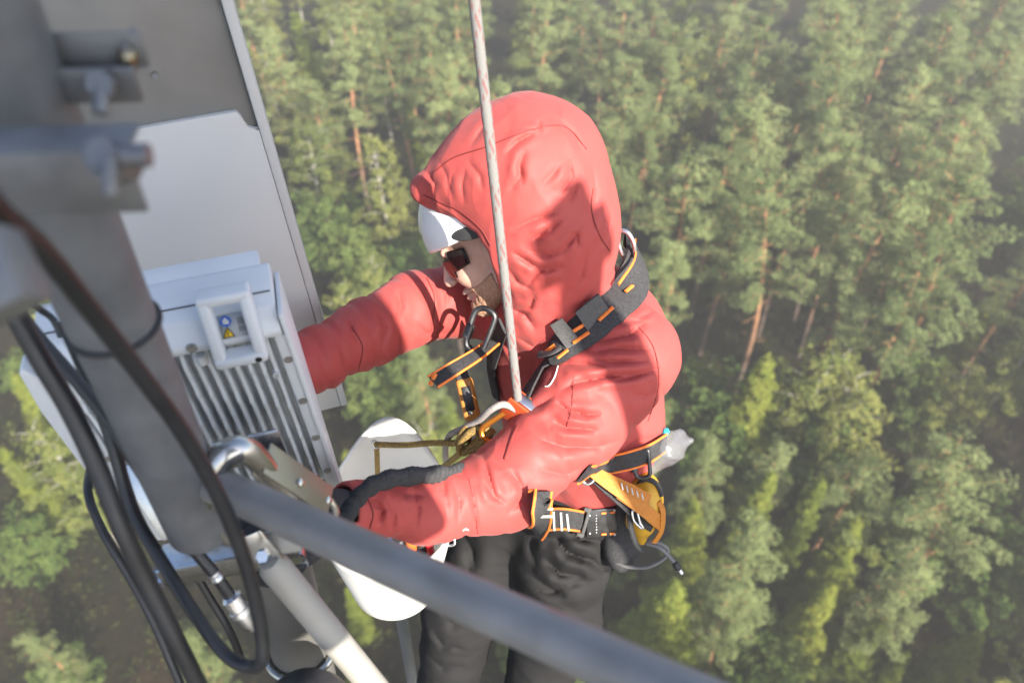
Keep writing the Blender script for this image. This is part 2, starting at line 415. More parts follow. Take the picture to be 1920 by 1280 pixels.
poly = [pa(max(l, 0.0135), z, 0.0005) for l, z in out] + [pa(0.378, zl, 0.0005), pa(0.378, -0.262, 0.0005), pa(0.0135, -0.262, 0.0005)]
b = MB(); b.prism(poly, -ef, 0.0105, 0.0015); b.build('back_cover', M_panelw, ant)
b = MB(); q = onp(291, 141, E0 - ef * 0.005, ef); b.lathe(q + ef * 0.001, -ef, [(0, 0.0045), (0.004, 0.0040)], 12); b.build('rivet', M_alloy, ant)
b = MB(); b.lathe(pa(0.02, -0.262, -0.03), -UP, [(0, 0.010), (0.012, 0.010), (0.013, 0.007), (0.03, 0.007)], 14); b.lathe(pa(0.09, -0.262, -0.03), -UP, [(0, 0.010), (0.012, 0.010), (0.013, 0.007), (0.03, 0.007)], 14); b.build('connector', M_alloy, ant)

# remote radio unit
FR = V(522, 600, 1.02); FL = V(60, 676, 0.965); rl = FL - FR; rl.z = 0; RW = rl.length; rl.normalize()
rf = Vector((-rl.y, rl.x, 0)); rf = rf if rf.y > 0 else -rf
print('rru width', RW, 'antenna yaw', el, rl)
rru = empty('radio_unit', FR - UP * 0.46, 'white finned radio unit with a carrying handle behind the mast pipe', 'radio unit')
def ru(l, z, f): return FR + rl * l + UP * z + rf * f
def rbox(b, l0, l1, z0, z1, f0, f1, bev=0.003): return b.box(ru((l0 + l1) / 2, (z0 + z1) / 2, (f0 + f1) / 2), rl, rf, UP, (abs(l1 - l0), abs(f1 - f0), abs(z1 - z0)), bev)
HH = 0.405
M_screw = mat('dull screw head', (0.36, 0.35, 0.33), 0.45, 0.6)
b = MB(); rbox(b, 0.001, RW - 0.001, -HH, 0.01, 0.024, 0.085, 0.006); b.build('housing', M_unit, rru)
b = MB()                                                         # sloping cap over the fins
prof = [(-0.004, -0.026), (-0.006, -0.013), (0.017, 0.014), (0.045, 0.024), (0.080, 0.030), (0.090, 0.020), (0.090, -0.026)]
b.prism([ru(0.0, z, f) for f, z in prof], rl, RW, 0.004); b.build('top_cap', M_unit, rru)
b = MB(); b.prism([ru(0.012, 0.024, 0.070), ru(0.012, 0.026, 0.096), ru(0.012, 0.036, 0.104), ru(0.012, 0.031, 0.086)], rl, RW * 0.55, 0.002); b.build('rear_lip', M_unit, rru)
b = MB()
for pz in ((0.0200, 0.0335),):
    rbox(b, 0.004, RW - 0.004, 0.0205, 0.0216, 0.034, 0.036, 0)
b.build('seam', M_webg, rru)
b = MB()                                                         # cooling fins, each with small ripples along its edge
nf = 17
for k in range(nf):
    l = 0.022 + (RW - 0.044) * k / (nf - 1); edge = []
    for j in range(61):
        s_ = j / 60; z = -0.030 - s_ * (HH - 0.045)
        f = 0.002 + 0.016 * max(0, 1 - s_ / 0.08) ** 2 + 0.010 * max(0, (s_ - 0.9) / 0.1) ** 2 - 0.0035 * max(0, math.cos(2 * math.pi * (s_ * 5.0 + 0.13 * k))) ** 10
        edge.append((f, z))
    b.prism([ru(l, z, f) for f, z in edge] + [ru(l, -HH + 0.012, 0.040), ru(l, -0.028, 0.040)], rl, 0.0048, 0)
b.build('fin', M_unit, rru, sharp=50)
b = MB(); rbox(b, -0.005, 0.0135, -HH - 0.028, -0.028, 0.000, 0.045, 0.004); rbox(b, RW - 0.0135, RW + 0.005, -HH - 0.028, -0.028, 0.000, 0.045, 0.004); b.build('side_flange', M_unit, rru)
b = MB(); b.prism([ru(l, z, 0.006) for l, z in ((RW + 0.004, -0.030), (RW + 0.020, -0.004), (RW + 0.027, -0.010), (RW + 0.034, -0.085), (RW + 0.034, -HH + 0.02), (RW + 0.004, -HH))], rf, 0.03, 0.003); b.build('side_wing', M_unit, rru)
b = MB(); b.prism([ru(-0.008, 0.012, -0.004), ru(-0.008, -HH - 0.03, -0.004), ru(-0.008, -HH - 0.03, 0.034), ru(-0.008, 0.012, 0.080)], rl, 0.006, 0.001); b.build('side_plate', M_unit, rru)
b = MB()
for l, z in ((0.0045, -0.075), (0.0045, -0.165), (0.0045, -0.255), (0.0045, -0.345), (RW - 0.01, -0.075), (RW - 0.01, -0.2)): b.lathe(ru(l, z, -0.0002), -rf, [(-0.002, 0.0062), (0.0012, 0.0062), (0.0016, 0.0040), (0.0004, 0.0035)], 14)
b.build('screw', M_screw, rru)
b = MB()
for l in (0.112, 0.185): b.lathe(ru(l, -0.014, -0.0055), -rf, [(-0.002, 0.0070), (0.0012, 0.0070), (0.0016, 0.0045), (0.0004, 0.004)], 14)
b.build('screw', M_screw, rru)
b = MB()
for l, z in ((0.026, -0.10), (0.030, -0.37)): b.lathe(ru(l, z, 0.004), -rf, [(-0.02, 0.005), (0.006, 0.005), (0.006, 0.003), (0.002, 0.003)], 12)
b.lathe(ru(0.030, -0.36, -0.006), -UP, [(0, 0.006), (0.05, 0.006), (0.055, 0.003), (0.085, 0.0025)], 12); b.lathe(ru(0.108, -0.035, 0.0), -UP, [(0, 0.006), (0.014, 0.006)], 12); b.build('mounting_post', M_unit, rru)
# carrying handle

b = MB(); l0, l1 = 0.030, 0.080; zt, zb = 0.050, -0.030
pr = []
hb = MB()
for (la, za, lb_, zb_) in ((l0, zt, l1, zt), (l0, zb, l1, zb)): hb.box(ru((la + lb_) / 2, za, 0.010 if za > 0 else -0.020), rl, rf, UP, (abs(lb_ - la) + 0.016, 0.026, 0.016), 0.0055, 3)
for la in (l0, l1): hb.box((ru(la, zt, 0.010) + ru(la, zb, -0.020)) / 2, rl, (rf + UP * -0.375), (UP + rf * 0.375), (0.016, 0.024, zt - zb + 0.010), 0.0055, 3)
hb.build('handle', M_unit, rru)
b = MB(); b.lathe(ru(l0 + 0.004, zb, -0.032), -rf, [(-0.002, 0.0045), (0.0012, 0.0045), (0.0012, 0.003), (0, 0.003)], 12); b.build('handle_screw', M_darkalloy, rru)
# warning label inside the handle
lc = ru(0.055, 0.0012, 0.0050); sl = (UP * 0.761 + rf * 0.648).normalized(); ln = rl.cross(sl).normalized(); ln = ln if ln.dot(rf) < 0 else -ln
b = MB(); b.box(lc, rl, ln, sl, (0.036, 0.0016, 0.031), 0); lab = b.build('warning_label', mat('grey label film', (0.42, 0.45, 0.48), 0.5), rru)
b = MB(); b.lathe(lc + rl * 0.009 + sl * 0.0072 + ln * 0.0009, ln, [(0, 0.0071), (0.0006, 0.0071)], 24); b.build('blue_disc', mat('label blue', (0.03, 0.12, 0.50), 0.4), lab)
b = MB()
for dx, dz, w_, h_ in ((0.0, 0.0015, 0.004, 0.008), (0.0, -0.0025, 0.009, 0.004), (0.003, 0.001, 0.002, 0.005), (-0.003, 0.000, 0.002, 0.004)): b.box(lc + rl * (0.009 + dx) + sl * (0.0072 + dz * 0.8) + ln * 0.0017, rl, ln, sl, (w_ * 0.8, 0.0004, h_ * 0.8), 0)
b.build('hand_sign', mat('label white', (0.75, 0.77, 0.78), 0.4), lab)
def tri(c, r, th, m, nm):
    b = MB(); b.prism([c + (rl * math.cos(a) + sl * math.sin(a)) * r for a in (math.pi / 2, math.pi / 2 + 2 * math.pi / 3, math.pi / 2 + 4 * math.pi / 3)], ln, th); b.build(nm, m, lab)
tc_ = lc + rl * 0.009 - sl * 0.0090
tri(tc_ + ln * 0.0009, 0.0092, 0.0005, M_black, 'triangle_border'); tri(tc_ + ln * 0.0016, 0.0070, 0.0004, mat('label yellow', (0.80, 0.52, 0.02), 0.4), 'triangle_sign')
b = MB(); b.box(tc_ + ln * 0.0023 + sl * 0.0006, rl, ln, sl, (0.0013, 0.0003, 0.0044), 0); b.box(tc_ + ln * 0.0023 - sl * 0.0027, rl, ln, sl, (0.0010, 0.0003, 0.0009), 0); b.build('exclamation_mark', M_black, lab)
b = MB()
for k in range(5):
    for j in range(2): b.box(lc - rl * (0.006 + 0.0026 * k) + sl * (0.005 - 0.010 * j) + ln * 0.0011, rl, ln, sl, (0.0009, 0.0004, 0.009 - 0.002 * ((k * 3 + j) % 3)), 0)
b.build('label_line', M_webg, lab)
b = MB()
for l in (0.05, 0.10, 0.15, 0.20, 0.25): b.lathe(ru(l, -HH - 0.0, 0.06), -UP, [(0, 0.012), (0.02, 0.012), (0.022, 0.008), (0.045, 0.008)], 14)
b.build('socket', M_alloy, rru)

# galvanised bracket sheets under and in front of the radio unit
t = empty('mount_bracket', V(430, 1060, 1.02), 'bright galvanised bracket sheets clamped where the thick pipe ends', 'bracket')
b = MB(); q0 = V(430, 1030, 1.04); xa = Vector(Wd((0.975, 0.21, -0.02))).normalized(); xa.z *= 0.3; xa.normalize(); ya = UP.cross(xa).normalized()
b.box(V(432, 1062, 1.02), xa, ya, UP, (0.175, 0.004, 0.042), 0.001); b.box(V(428, 1034, 1.045), xa, ya, UP, (0.175, 0.056, 0.004), 0.001); b.box(V(555, 1045, 1.05), xa, ya, UP, (0.028, 0.004, 0.040), 0.008)
b.build('bracket_channel', M_galvb, t)
b = MB(); b.box(V(470, 842, 1.10), rl, (rf + UP * 0.25), UP, (0.088, 0.006, 0.060), 0.002); b.box(V(300, 930, 1.02), Vector(Wd((0.4, -0.8, -0.2))), Vector(VIEW), Vector(Wd((0.8, 0.4, 0))), (0.11, 0.006, 0.055), 0.002); b.build('bracket_sheet', M_galvb, t)
b = MB(); b.lathe(V(297, 960, 1.03), -UP, [(0, 0.009), (0.20, 0.009)], 14); b.lathe(V(306, 1078, 1.09), UP, [(-0.01, 0.015), (0.01, 0.015)], 6); b.build('threaded_rod', M_galv, t)
b = MB(); b.box(V(525, 1018, 0.98), Vector(Wd((0.95, 0.15, 0.1))), Vector(VIEW), Vector(Wd((-0.15, 0.95, 0.2))), (0.055, 0.010, 0.030), 0.006); b.build('clamp_ear', M_pipel, t)

# diagonal rail tube close to the lens and the sunlit brace below it
ta, tb = V(392, 903, 0.885), V(1400, 1358, 0.545); tv = tb - ta
b = MB(); b.lathe(ta, tv, [(0, 0.0195), (0.002, 0.0203), (tv.length, 0.0203)], 32); o = b.build('rail_tube', mat('blue grey steel tube', (0.20, 0.19, 0.18), 0.5, 0.15, noise=(22, (0.29, 0.28, 0.27), 0.25), bump=(60, 0.06, 0.002))); tag(o, 'blurred blue grey tube slanting across the foreground to the lower right', 'rail')
ba, bb = V(505, 1050, 0.975), V(735, 1328, 1.19); bv = bb - ba
b = MB(); b.lathe(ba, bv, [(0, 0.013), (0.012, 0.0195), (bv.length + 0.5, 0.0195)], 28); o = b.build('brace_tube', M_pipel); tag(o, 'sunlit pale brace tube running down right from the bracket', 'brace')
b = MB(); b.box(ba - bv.normalized() * 0.02, bv.normalized(), Vector(VIEW), bv.normalized().cross(Vector(VIEW)), (0.06, 0.006, 0.032), 0.002); b.lathe(ba - bv.normalized() * 0.012, VIEW, [(-0.002, 0.008), (0.010, 0.008)], 6); b.build('flat_end', M_galvb, o)
b = MB(); b.lathe(V(575, 1345, 1.02), UP, [(-0.05, 0.06), (0.0, 0.062), (0.025, 0.055), (0.040, 0.036), (0.046, 0.010)], 28); o = b.build('rubber_cap', M_black); tag(o, 'black rounded rubber cap at the bottom edge beneath the pipe', 'cap')
b = MB(); b.tube([W(L(752, 1150, 2.6)), W(L(782, 1330, 3.3))], 0.020, 12); o = b.build('tower_leg', M_galv); tag(o, 'thin grey tower leg in the shade below the white bucket', 'tower leg')

# cables
def cable(pts, r, label, m=None, parts=None):
    b = MB(); b.tube([V(*q) for q in pts], r, 14, 8); o = b.build('cable', m or M_cable); tag(o, label, 'cable', 'black cables along the mast'); return o
cable([(-60, 330, 0.40), (0, 400, 0.44), (80, 470, 0.50), (165, 575, 0.565), (262, 700, 0.64), (345, 815, 0.71), (415, 940, 0.77), (462, 1060, 0.82), (488, 1170, 0.86), (492, 1235, 0.875), (470, 1248, 0.89), (425, 1228, 0.90), (365, 1150, 0.91), (305, 1055, 0.92), (258, 975, 0.93), (232, 905, 0.93), (214, 840, 0.92), (186, 756, 0.91), (148, 669, 0.90), (118, 600, 0.89)], 0.0076, 'thickest black cable crossing the mast and looping back at the bottom')
o = cable([(18, 560, 0.86), (70, 630, 0.87), (140, 710, 0.88), (205, 790, 0.89), (262, 880, 0.90), (318, 965, 0.92), (360, 1025, 0.935), (404, 1078, 0.95), (440, 1130, 0.965)], 0.0072, 'black cable ending in a silver plug above the lower pipe')
b = MB(); a, c = V(430, 1115, 0.962), V(480, 1188, 0.985); b.lathe(a, c - a, [(0, 0.0085), (0.004, 0.0125), (0.016, 0.0125), (0.0165, 0.0115), (0.022, 0.0115), (0.0225, 0.0130), (0.030, 0.0130), (0.031, 0.0095), (0.046, 0.0085), (0.058, 0.004)], 20); b.build('plug', M_alloy, o)
b = MB()
for q, r_ in (((348, 1010, 0.930), (362, 1028, 0.936)), ((400, 1074, 0.948), (411, 1088, 0.952))): a, c = V(*q), V(*r_); b.lathe(a, c - a, [(0, 0.0078), (0.003, 0.0080), (0.004, 0.0074), (0.006, 0.0080), (0.010, 0.0078)], 18)
b.build('band', M_alloy, o)
cable([(30, 590, 0.74), (80, 680, 0.76), (130, 765, 0.78), (180, 870, 0.80), (228, 990, 0.82), (275, 1090, 0.85), (330, 1200, 0.88), (385, 1310, 0.92)], 0.0098, 'thick black cable down the left side of the radio unit')
cable([(215, 800, 1.20), (180, 850, 1.12), (165, 920, 1.05), (195, 1000, 1.04), (245, 1085, 1.05), (290, 1170, 1.06), (350, 1310, 1.08)], 0.0056, 'thin black cable outermost at the left edge')
cable([(370, 1080, 1.06), (400, 1130, 1.08), (430, 1180, 1.10), (455, 1240, 1.14)], 0.0055, 'short black cable behind the silver plug')
cable([(45, 560, 0.9), (75, 580, 0.92), (100, 600, 0.95), (118, 640, 1.0)], 0.004, 'thin looped black cable by the blurred grey box')
# blurred grey box at the left edge
b = MB(); b.box(V(-22, 520, 0.40), Vector(Wd((0.9, 0.42, 0))), Vector(VIEW), Vector(Wd((-0.42, 0.9, 0))), (0.040, 0.03, 0.042), 0.004); b.box(V(-40, 470, 0.41), Vector(Wd((0.9, 0.42, 0))), Vector(VIEW), Vector(Wd((-0.42, 0.9, 0))), (0.02, 0.02, 0.05), 0.003)
tag(b.build('junction_box', M_galv), 'blurred blue grey metal box at the left edge beside the mast', 'box')

# big hook of the positioning lanyard
t = empty('scaffold_hook', V(520, 880, 0.95), 'big polished steel hook clipped over the end of the slanting tube', 'hook')
b = MB(); b.tube([V(400, 985, 0.93), V(386, 945, 0.90), V(398, 895, 0.875), V(418, 855, 0.868), V(450, 842, 0.875), V(482, 860, 0.895), V(520, 905, 0.93), V(548, 930, 0.95)], [0.0075, 0.012, 0.0145, 0.0158, 0.0158, 0.0145, 0.013, 0.0115], 16, 8); b.tube([V(386, 945, 0.90), V(400, 985, 0.925), V(425, 1010, 0.95), V(470, 1016, 0.97)], [0.011, 0.0095, 0.008, 0.006], 14, 8); b.build('hook_bow', M_steel, t)
hx = (V(620, 945, 1.00) - V(478, 848, 0.895)).normalized(); hn = Vector(Wd((0.25, 0.55, 0.8))); hy = hn.cross(hx).normalized(); hn = hx.cross(hy)
b = MB()
for k in (-1, 1): b.box((V(552, 902, 0.945)) + hn * 0.008 * k, hx, hy, hn, (0.122, 0.038, 0.003), 0.0013)
b.box(V(545, 895, 0.945), hx, hy, hn, (0.080, 0.026, 0.012), 0.003); b.build('hook_plate', M_olive, t)
b = MB()
for q in ((560, 905, 0.938), (612, 938, 0.985)): b.lathe(V(*q), hn, [(-0.004, 0.0055), (0.005, 0.0055), (0.0065, 0.003)], 12)
b.build('rivet', M_steel, t)
b = MB(); b.tube([V(470, 915, 0.92), V(500, 935, 0.935), V(540, 960, 0.955), V(590, 975, 0.985)], [0.004, 0.0055, 0.0055, 0.005], 12, 6); b.build('gate', M_steel, t)
b = MB(); b.loop([V(572, 952, 0.985), V(580, 935, 0.985), V(600, 928, 0.99), V(622, 942, 1.0), V(630, 965, 1.01), V(612, 978, 1.01), V(588, 972, 1.0)], 0.0045); b.build('eye', M_steel, t)
# ribbed elastic lanyard
t = empty('shock_lanyard', V(700, 920, 1.12), 'black ribbed elastic lanyard from the steel hook over the near sleeve', 'lanyard')
lp = cr_spline([V(632, 985, 1.035), V(648, 970, 1.06), V(662, 945, 1.09), V(690, 915, 1.125), V(730, 898, 1.17), V(790, 891, 1.24), V(850, 886, 1.32), V(890, 872, 1.40), V(930, 850, 1.48)], 40)
rr = [0.0105 + 0.0013 * math.sin(i * 1.15) + 0.0012 * math.sin(i * 0.21) for i in range(len(lp))]
b = MB(); b.tube(lp, rr, 16, 0, True, 1.35); b.build('sleeve_webbing', M_web, t)
b = MB()
for k in range(4): b.tube([V(628 + 6 * k, 972 + 3 * k, 1.026), V(634 + 6 * k, 990 + 3 * k, 1.03)], 0.0014, 6)
b.build('orange_stitching', M_orange, t)

# ------------------------------------------------------------------ unseen antennas and pipe, added to shade the left side and the worker
Sh = Vector((S.x, S.y, 0)).normalized(); Se = Vector((-Sh.y, Sh.x, 0)); Se = Se if Se.y > 0 else -Se; TE = S.z / math.hypot(S.x, S.y)
C0 = MC.translation
def shade(a, c, h0): return C0 + Sh * a + Se * c + UP * (h0 + a * TE)
def shade_antenna(c0, c1, z0, z1, a, label):  # invented antenna out of view, sized by the shadow it has to cast
    t = empty('panel_antenna', shade(a, (c0 + c1) / 2, z0), label, 'antenna', 'unseen antennas added for shade')
    b = MB(); b.box(shade(a, (c0 + c1) / 2, (z0 + z1) / 2), Se, Sh, UP, (c1 - c0, 0.10, z1 - z0), 0.02, 3); b.build('radome', M_panelw, t)
    b = MB(); b.box(shade(a + 0.09, (c0 + c1) / 2, z0 + 0.25), Se, Sh, UP, (0.12, 0.09, 0.05), 0.004); b.box(shade(a + 0.09, (c0 + c1) / 2, z1 - 0.25), Se, Sh, UP, (0.12, 0.09, 0.05), 0.004); b.build('bracket', M_galv, t)
shade_antenna(-0.03, 0.298, -0.615, 1.4, 0.62, 'unseen pale panel antenna added for shade just right of the camera')
shade_antenna(0.295, 0.468, -0.50, 1.4, 0.75, 'unseen slim pale panel antenna added for shade to the right of the camera')
shade_antenna(-0.50, -0.028, -0.60, 1.4, 0.75, 'unseen pale panel antenna added for shade behind the camera')
pc = shade(0.95, 0.705, -1.60); t = empty('mast_pipe', pc, 'unseen grey pipe added for its shadow to the right of the camera', 'pipe')  # unseen pipe, added to throw the shadow band on shoulder and hood
b = MB(); b.lathe(pc, UP, [(0, 0.045), (1.42, 0.045)], 28); b.build('pipe', M_pipe, t)
b = MB(); b.box(shade(0.95, 0.705, -0.26), Se, Sh, UP, (0.15, 0.11, 0.04), 0.005); b.box(shade(0.95, 0.725, -0.20), Se, Sh, UP, (0.045, 0.05, 0.12), 0.01); b.build('clamp', M_galv, t)  # added clamp, shaped for the cross shadow on the hood
# ------------------------------------------------------------------ the worker
M_red = mat('red shell fabric', (0.40, 0.068, 0.061), 0.6, noise=(9, (0.345, 0.056, 0.050), 0.3), bump=(42, 0.22, 0.004), spec=0.25, sheen=0.06)
def fabric_creases(m, scale, dist, strength):
    n = m.node_tree.nodes; l = m.node_tree.links; b = n['Principled BSDF']; old = b.inputs['Normal'].links[0].from_node
    tc = n.new('ShaderNodeTexCoord'); t = n.new('ShaderNodeTexNoise'); t.inputs['Scale'].default_value = scale; t.inputs['Detail'].default_value = 2.5; t.inputs['Distortion'].default_value = 0.7
    l.new(tc.outputs['Object'], t.inputs['Vector'])
    s = n.new('ShaderNodeMath'); s.operation = 'SUBTRACT'; s.inputs[1].default_value = 0.5; l.new(t.outputs['Fac'], s.inputs[0])
    a = n.new('ShaderNodeMath'); a.operation = 'ABSOLUTE'; l.new(s.outputs[0], a.inputs[0])
    p = n.new('ShaderNodeMath'); p.operation = 'POWER'; p.inputs[1].default_value = 0.6; l.new(a.outputs[0], p.inputs[0])
    bp = n.new('ShaderNodeBump'); bp.inputs['Strength'].default_value = strength; bp.inputs['Distance'].default_value = dist
    l.new(p.outputs[0], bp.inputs['Height']); l.new(old.outputs['Normal'], bp.inputs['Normal']); l.new(bp.outputs['Normal'], b.inputs['Normal'])
fabric_creases(M_red, 9, 0.010, 0.22)
M_trouser = mat('charcoal work trousers', (0.0185, 0.0182, 0.019), 0.85, noise=(12, (0.027, 0.0265, 0.027), 0.3), bump=(55, 0.3, 0.004), spec=0.08)
M_skin = mat('skin', (0.60, 0.385, 0.30), 0.5, noise=(45, (0.53, 0.31, 0.235), 0.25), bump=(160, 0.12, 0.002), spec=0.4)
M_beard = mat('short beard', (0.36, 0.20, 0.12), 0.85, noise=(420, (0.52, 0.33, 0.23), 0.12), bump=(500, 0.8, 0.003), spec=0.1)
M_glove = mat('dark glove knit', (0.03, 0.03, 0.034), 0.8, bump=(300, 0.3, 0.002))
M_white = mat('white helmet shell', (0.80, 0.80, 0.80), 0.25, noise=(14, (0.76, 0.76, 0.75), 0.2), spec=0.5, coat=0.3)
M_lens = mat('dark lens', (0.012, 0.006, 0.006), 0.06, spec=0.4, coat=0.0)

def seg(pts):
    """chain of (px, py, distance, radius in metres) -> capsule list"""
    q = [(L(a, b, d), r) for a, b, d, r in pts]
    return [(q[i][0], q[i + 1][0], q[i][1], q[i + 1][1]) for i in range(len(q) - 1)]
def chain(p, pts, k=0.03):
    out = None
    for a, b, ra, rb in seg(pts):
        f = cap_(p, a, b, ra, rb); out = f if out is None else smin(out, f, k)
    return out

LARM = [(1172, 668, 1.500, 0.104), (1080, 775, 1.470, 0.092), (945, 914, 1.400, 0.072), (800, 952, 1.300, 0.052), (652, 952, 1.200, 0.043)]
RARM = [(985, 545, 1.740, 0.100), (880, 560, 1.700, 0.080), (780, 577, 1.640, 0.071), (690, 625, 1.555, 0.062), (590, 676, 1.460, 0.054), (530, 704, 1.405, 0.048)]
CHAIN_FOLDS = [([(850, 320), (843, 350), (848, 380)], 2.5, 6), ([(874, 312), (866, 345), (870, 385)], 2.5, 6), ([(1012, 352), (1034, 329), (1058, 300)], 3, 9), ([(1027, 441), (1037, 425), (1055, 408)], 5, 7), ([(1002, 446), (1030, 430)], 4, 7), ([(1052, 475), (1080, 441), (1086, 472)], 6, 8), ([(1084, 335), (1076, 360), (1066, 382)], 5, 8),
  ([(919, 599), (946, 629), (958, 665)], 6, 6), ([(970, 579), (994, 576), (1002, 552)], 7, 7), ([(1121, 613), (1157, 600), (1208, 603)], 7, 7), ([(1107, 671), (1151, 678), (1219, 676)], 7, 8), ([(1196, 596), (1228, 583)], 5, 6), ([(1150, 715), (1190, 705), (1238, 690)], 6, 8), ([(905, 900), (925, 930), (950, 945)], 6, 8), ([(850, 900), (862, 940), (858, 985)], 6, 8), ([(770, 910), (785, 950), (780, 990)], 6, 8), ([(955, 880), (975, 905), (985, 935)], 5, 8), ([(725, 930), (740, 965), (735, 1000)], 6, 7),
  ([(930, 215), (905, 240), (880, 275)], 4, 8), ([(1040, 215), (1075, 250), (1095, 290)], 4, 9), ([(985, 280), (975, 310), (980, 350)], 4, 9), ([(1130, 380), (1135, 420), (1125, 455)], 5, 7), ([(990, 470), (1025, 480), (1060, 470)], 5, 8), ([(950, 500), (970, 530), (1000, 545)], 6, 8),
    # creases read off the sleeves, hood and back: (polyline, depth, width in px)
    ([(1056, 682), (1101, 682), (1139, 688)], 9, 9), ([(1047, 733), (1077, 718), (1136, 706), (1202, 700)], 10, 9), ([(1041, 752), (1065, 770), (1098, 777), (1130, 776)], 13, 9),
    ([(1038, 790), (1062, 801), (1121, 806)], 12, 9), ([(994, 801), (1017, 825), (1062, 838), (1121, 838), (1170, 822)], 8, 13), ([(970, 770), (1010, 760), (1040, 742)], 9, 10),
    ([(1120, 640), (1180, 628), (1215, 600)], 7, 10), ([(1110, 660), (1160, 652), (1225, 655)], 7, 10), ([(1180, 740), (1215, 742), (1245, 728)], 5, 12),
    ([(904, 851), (917, 894), (930, 937)], 9, 8), ([(879, 897), (888, 943), (896, 996)], 4, 5), ([(690, 922), (717, 956), (708, 985)], 9, 9), ([(735, 905), (760, 925), (800, 930)], 6, 10), ([(830, 890), (835, 930)], 6, 9),
    ([(640, 930), (668, 955), (672, 985)], 6, 8), ([(950, 965), (975, 940), (1010, 925)], 6, 12), ([(1010, 880), (1060, 890), (1100, 872)], 6, 12),
    ([(1006, 247), (971, 266), (946, 291)], 6, 8), ([(1010, 225), (1013, 250)], 3, 6), ([(970, 240), (1010, 243)], 2, 4), ([(1068, 297), (1071, 335), (1050, 365)], 6, 10), ([(959, 472), (999, 497), (1021, 510)], 8, 8),
    ([(956, 432), (1000, 412), (1050, 396)], 6, 9), ([(985, 540), (1010, 510), (1060, 500)], 8, 9), ([(1060, 560), (1090, 520), (1100, 470)], 6, 12), ([(1110, 300), (1118, 360), (1112, 420)], 4, 9), ([(875, 300), (900, 330), (905, 360)], 3, 8),
    ([(800, 320), (815, 345), (812, 372)], 4, 6), ([(822, 300), (838, 330), (840, 372)], 3, 7), ([(785, 362), (800, 374), (850, 402), (900, 455), (928, 520)], -3, 6), ([(955, 360), (975, 330), (970, 300)], 4, 9), ([(1000, 450), (1030, 430)], 6, 9),
    ([(950, 575), (985, 590), (1005, 620)], 8, 9), ([(965, 630), (1000, 650), (1015, 640)], 8, 9), ([(1120, 470), (1140, 440), (1148, 400)], 5, 9),
    ([(745, 540), (752, 575), (742, 610)], 7, 9), ([(700, 575), (722, 610), (716, 660)], 6, 9), ([(820, 510), (840, 545), (835, 590)], 5, 12), ([(650, 600), (668, 640)], 5, 8), ([(770, 600), (800, 625), (850, 625)], 5, 9),
    ([(1160, 850), (1190, 830), (1240, 815)], 6, 9), ([(1140, 872), (1175, 858), (1215, 850)], 6, 8), ([(1240, 760), (1262, 768), (1275, 760)], 6, 6), ([(1130, 905), (1160, 880), (1200, 868)], 5, 8)]
HOODCUT = [(700, 360), (772, 372), (800, 391), (856, 410), (892, 438), (914, 472), (930, 514), (941, 560), (946, 604), (950, 640)]

def crease(u, v, line, dep, wd):
    best = np.full(len(u), 1e9); sg = np.zeros(len(u)); tp = np.zeros(len(u)); ln = [math.dist(a, b) for a, b in zip(line[:-1], line[1:])]; tot = sum(ln); acc = 0
    for (x0, y0), (x1, y1), l_ in zip(line[:-1], line[1:], ln):
        dx, dy = x1 - x0, y1 - y0; t = np.clip(((u - x0) * dx + (v - y0) * dy) / (dx * dx + dy * dy), 0, 1)
        ex, ey = u - x0 - t * dx, v - y0 - t * dy; q = np.hypot(ex, ey); m = q < best
        best[m] = q[m]; sg[m] = (q * np.sign(dx * ey - dy * ex))[m]; tp[m] = ((acc + t * l_) / tot)[m]; acc += l_
    fade = np.sin(np.pi * np.clip(tp, 0, 1)) ** 0.8
    return dep * fade * (1.15 * np.exp(-np.abs(sg) / (wd * 0.55)) - 0.6 * np.exp(-((sg - 1.7 * wd) / (wd * 1.25)) ** 2) - 0.35 * np.exp(-((sg + 1.6 * wd) / (wd * 1.2)) ** 2))
def ridged(p, scale, seed):
    return (1 - np.abs(wavy(p, scale, seed))) ** 3
def folds(p):
    u, v, d = px_of(p); out = np.zeros(len(p))
    for line, dep, wd in CHAIN_FOLDS:
        x = [a for a, b in line]; y = [b for a, b in line]
        m = (u > min(x) - 4 * wd) & (u < max(x) + 4 * wd) & (v > min(y) - 4 * wd) & (v < max(y) + 4 * wd)
        if not m.any(): continue
        out[m] += crease(u[m], v[m], line, dep * 0.0013, wd * 0.9)
    return out
def hood_solid(p):
    h = cap_(p, L(985, 332, 1.42), L(1012, 425, 1.45), 0.144, 0.139)
    h = smin(h, cap_(p, L(985, 335, 1.42), L(905, 338, 1.43), 0.13, 0.092), 0.04)
    h = smin(h, cap_(p, L(905, 338, 1.43), L(803, 354, 1.42), 0.090, 0.032), 0.035)
    h = smin(h, cap_(p, L(1012, 425, 1.45), L(1035, 520, 1.50), 0.135, 0.112), 0.04)
    h = smin(h, cap_(p, L(1020, 500, 1.49), L(990, 590, 1.51), 0.09, 0.062), 0.04)
    return h
def jacket_core(p):
    t = cap_(p, L(1105, 640, 1.63), L(1112, 800, 1.70), 0.160, 0.142)
    t = smin(t, cap_(p, L(1112, 800, 1.70), L(1112, 872, 1.745), 0.140, 0.112), 0.03)
    t = smin(t, cap_(p, L(1010, 620, 1.65), L(1030, 800, 1.74), 0.115, 0.105), 0.05)
    t = smin(t, cap_(p, L(1000, 580, 1.57), L(1085, 600, 1.56), 0.080, 0.115), 0.05)
    t = smin(t, cap_(p, L(1050, 905, 1.74), L(1115, 905, 1.75), 0.050, 0.060), 0.02)
    t = smin(t, chain(p, LARM), 0.035)
    t = smin(t, chain(p, RARM), 0.045)
    return t
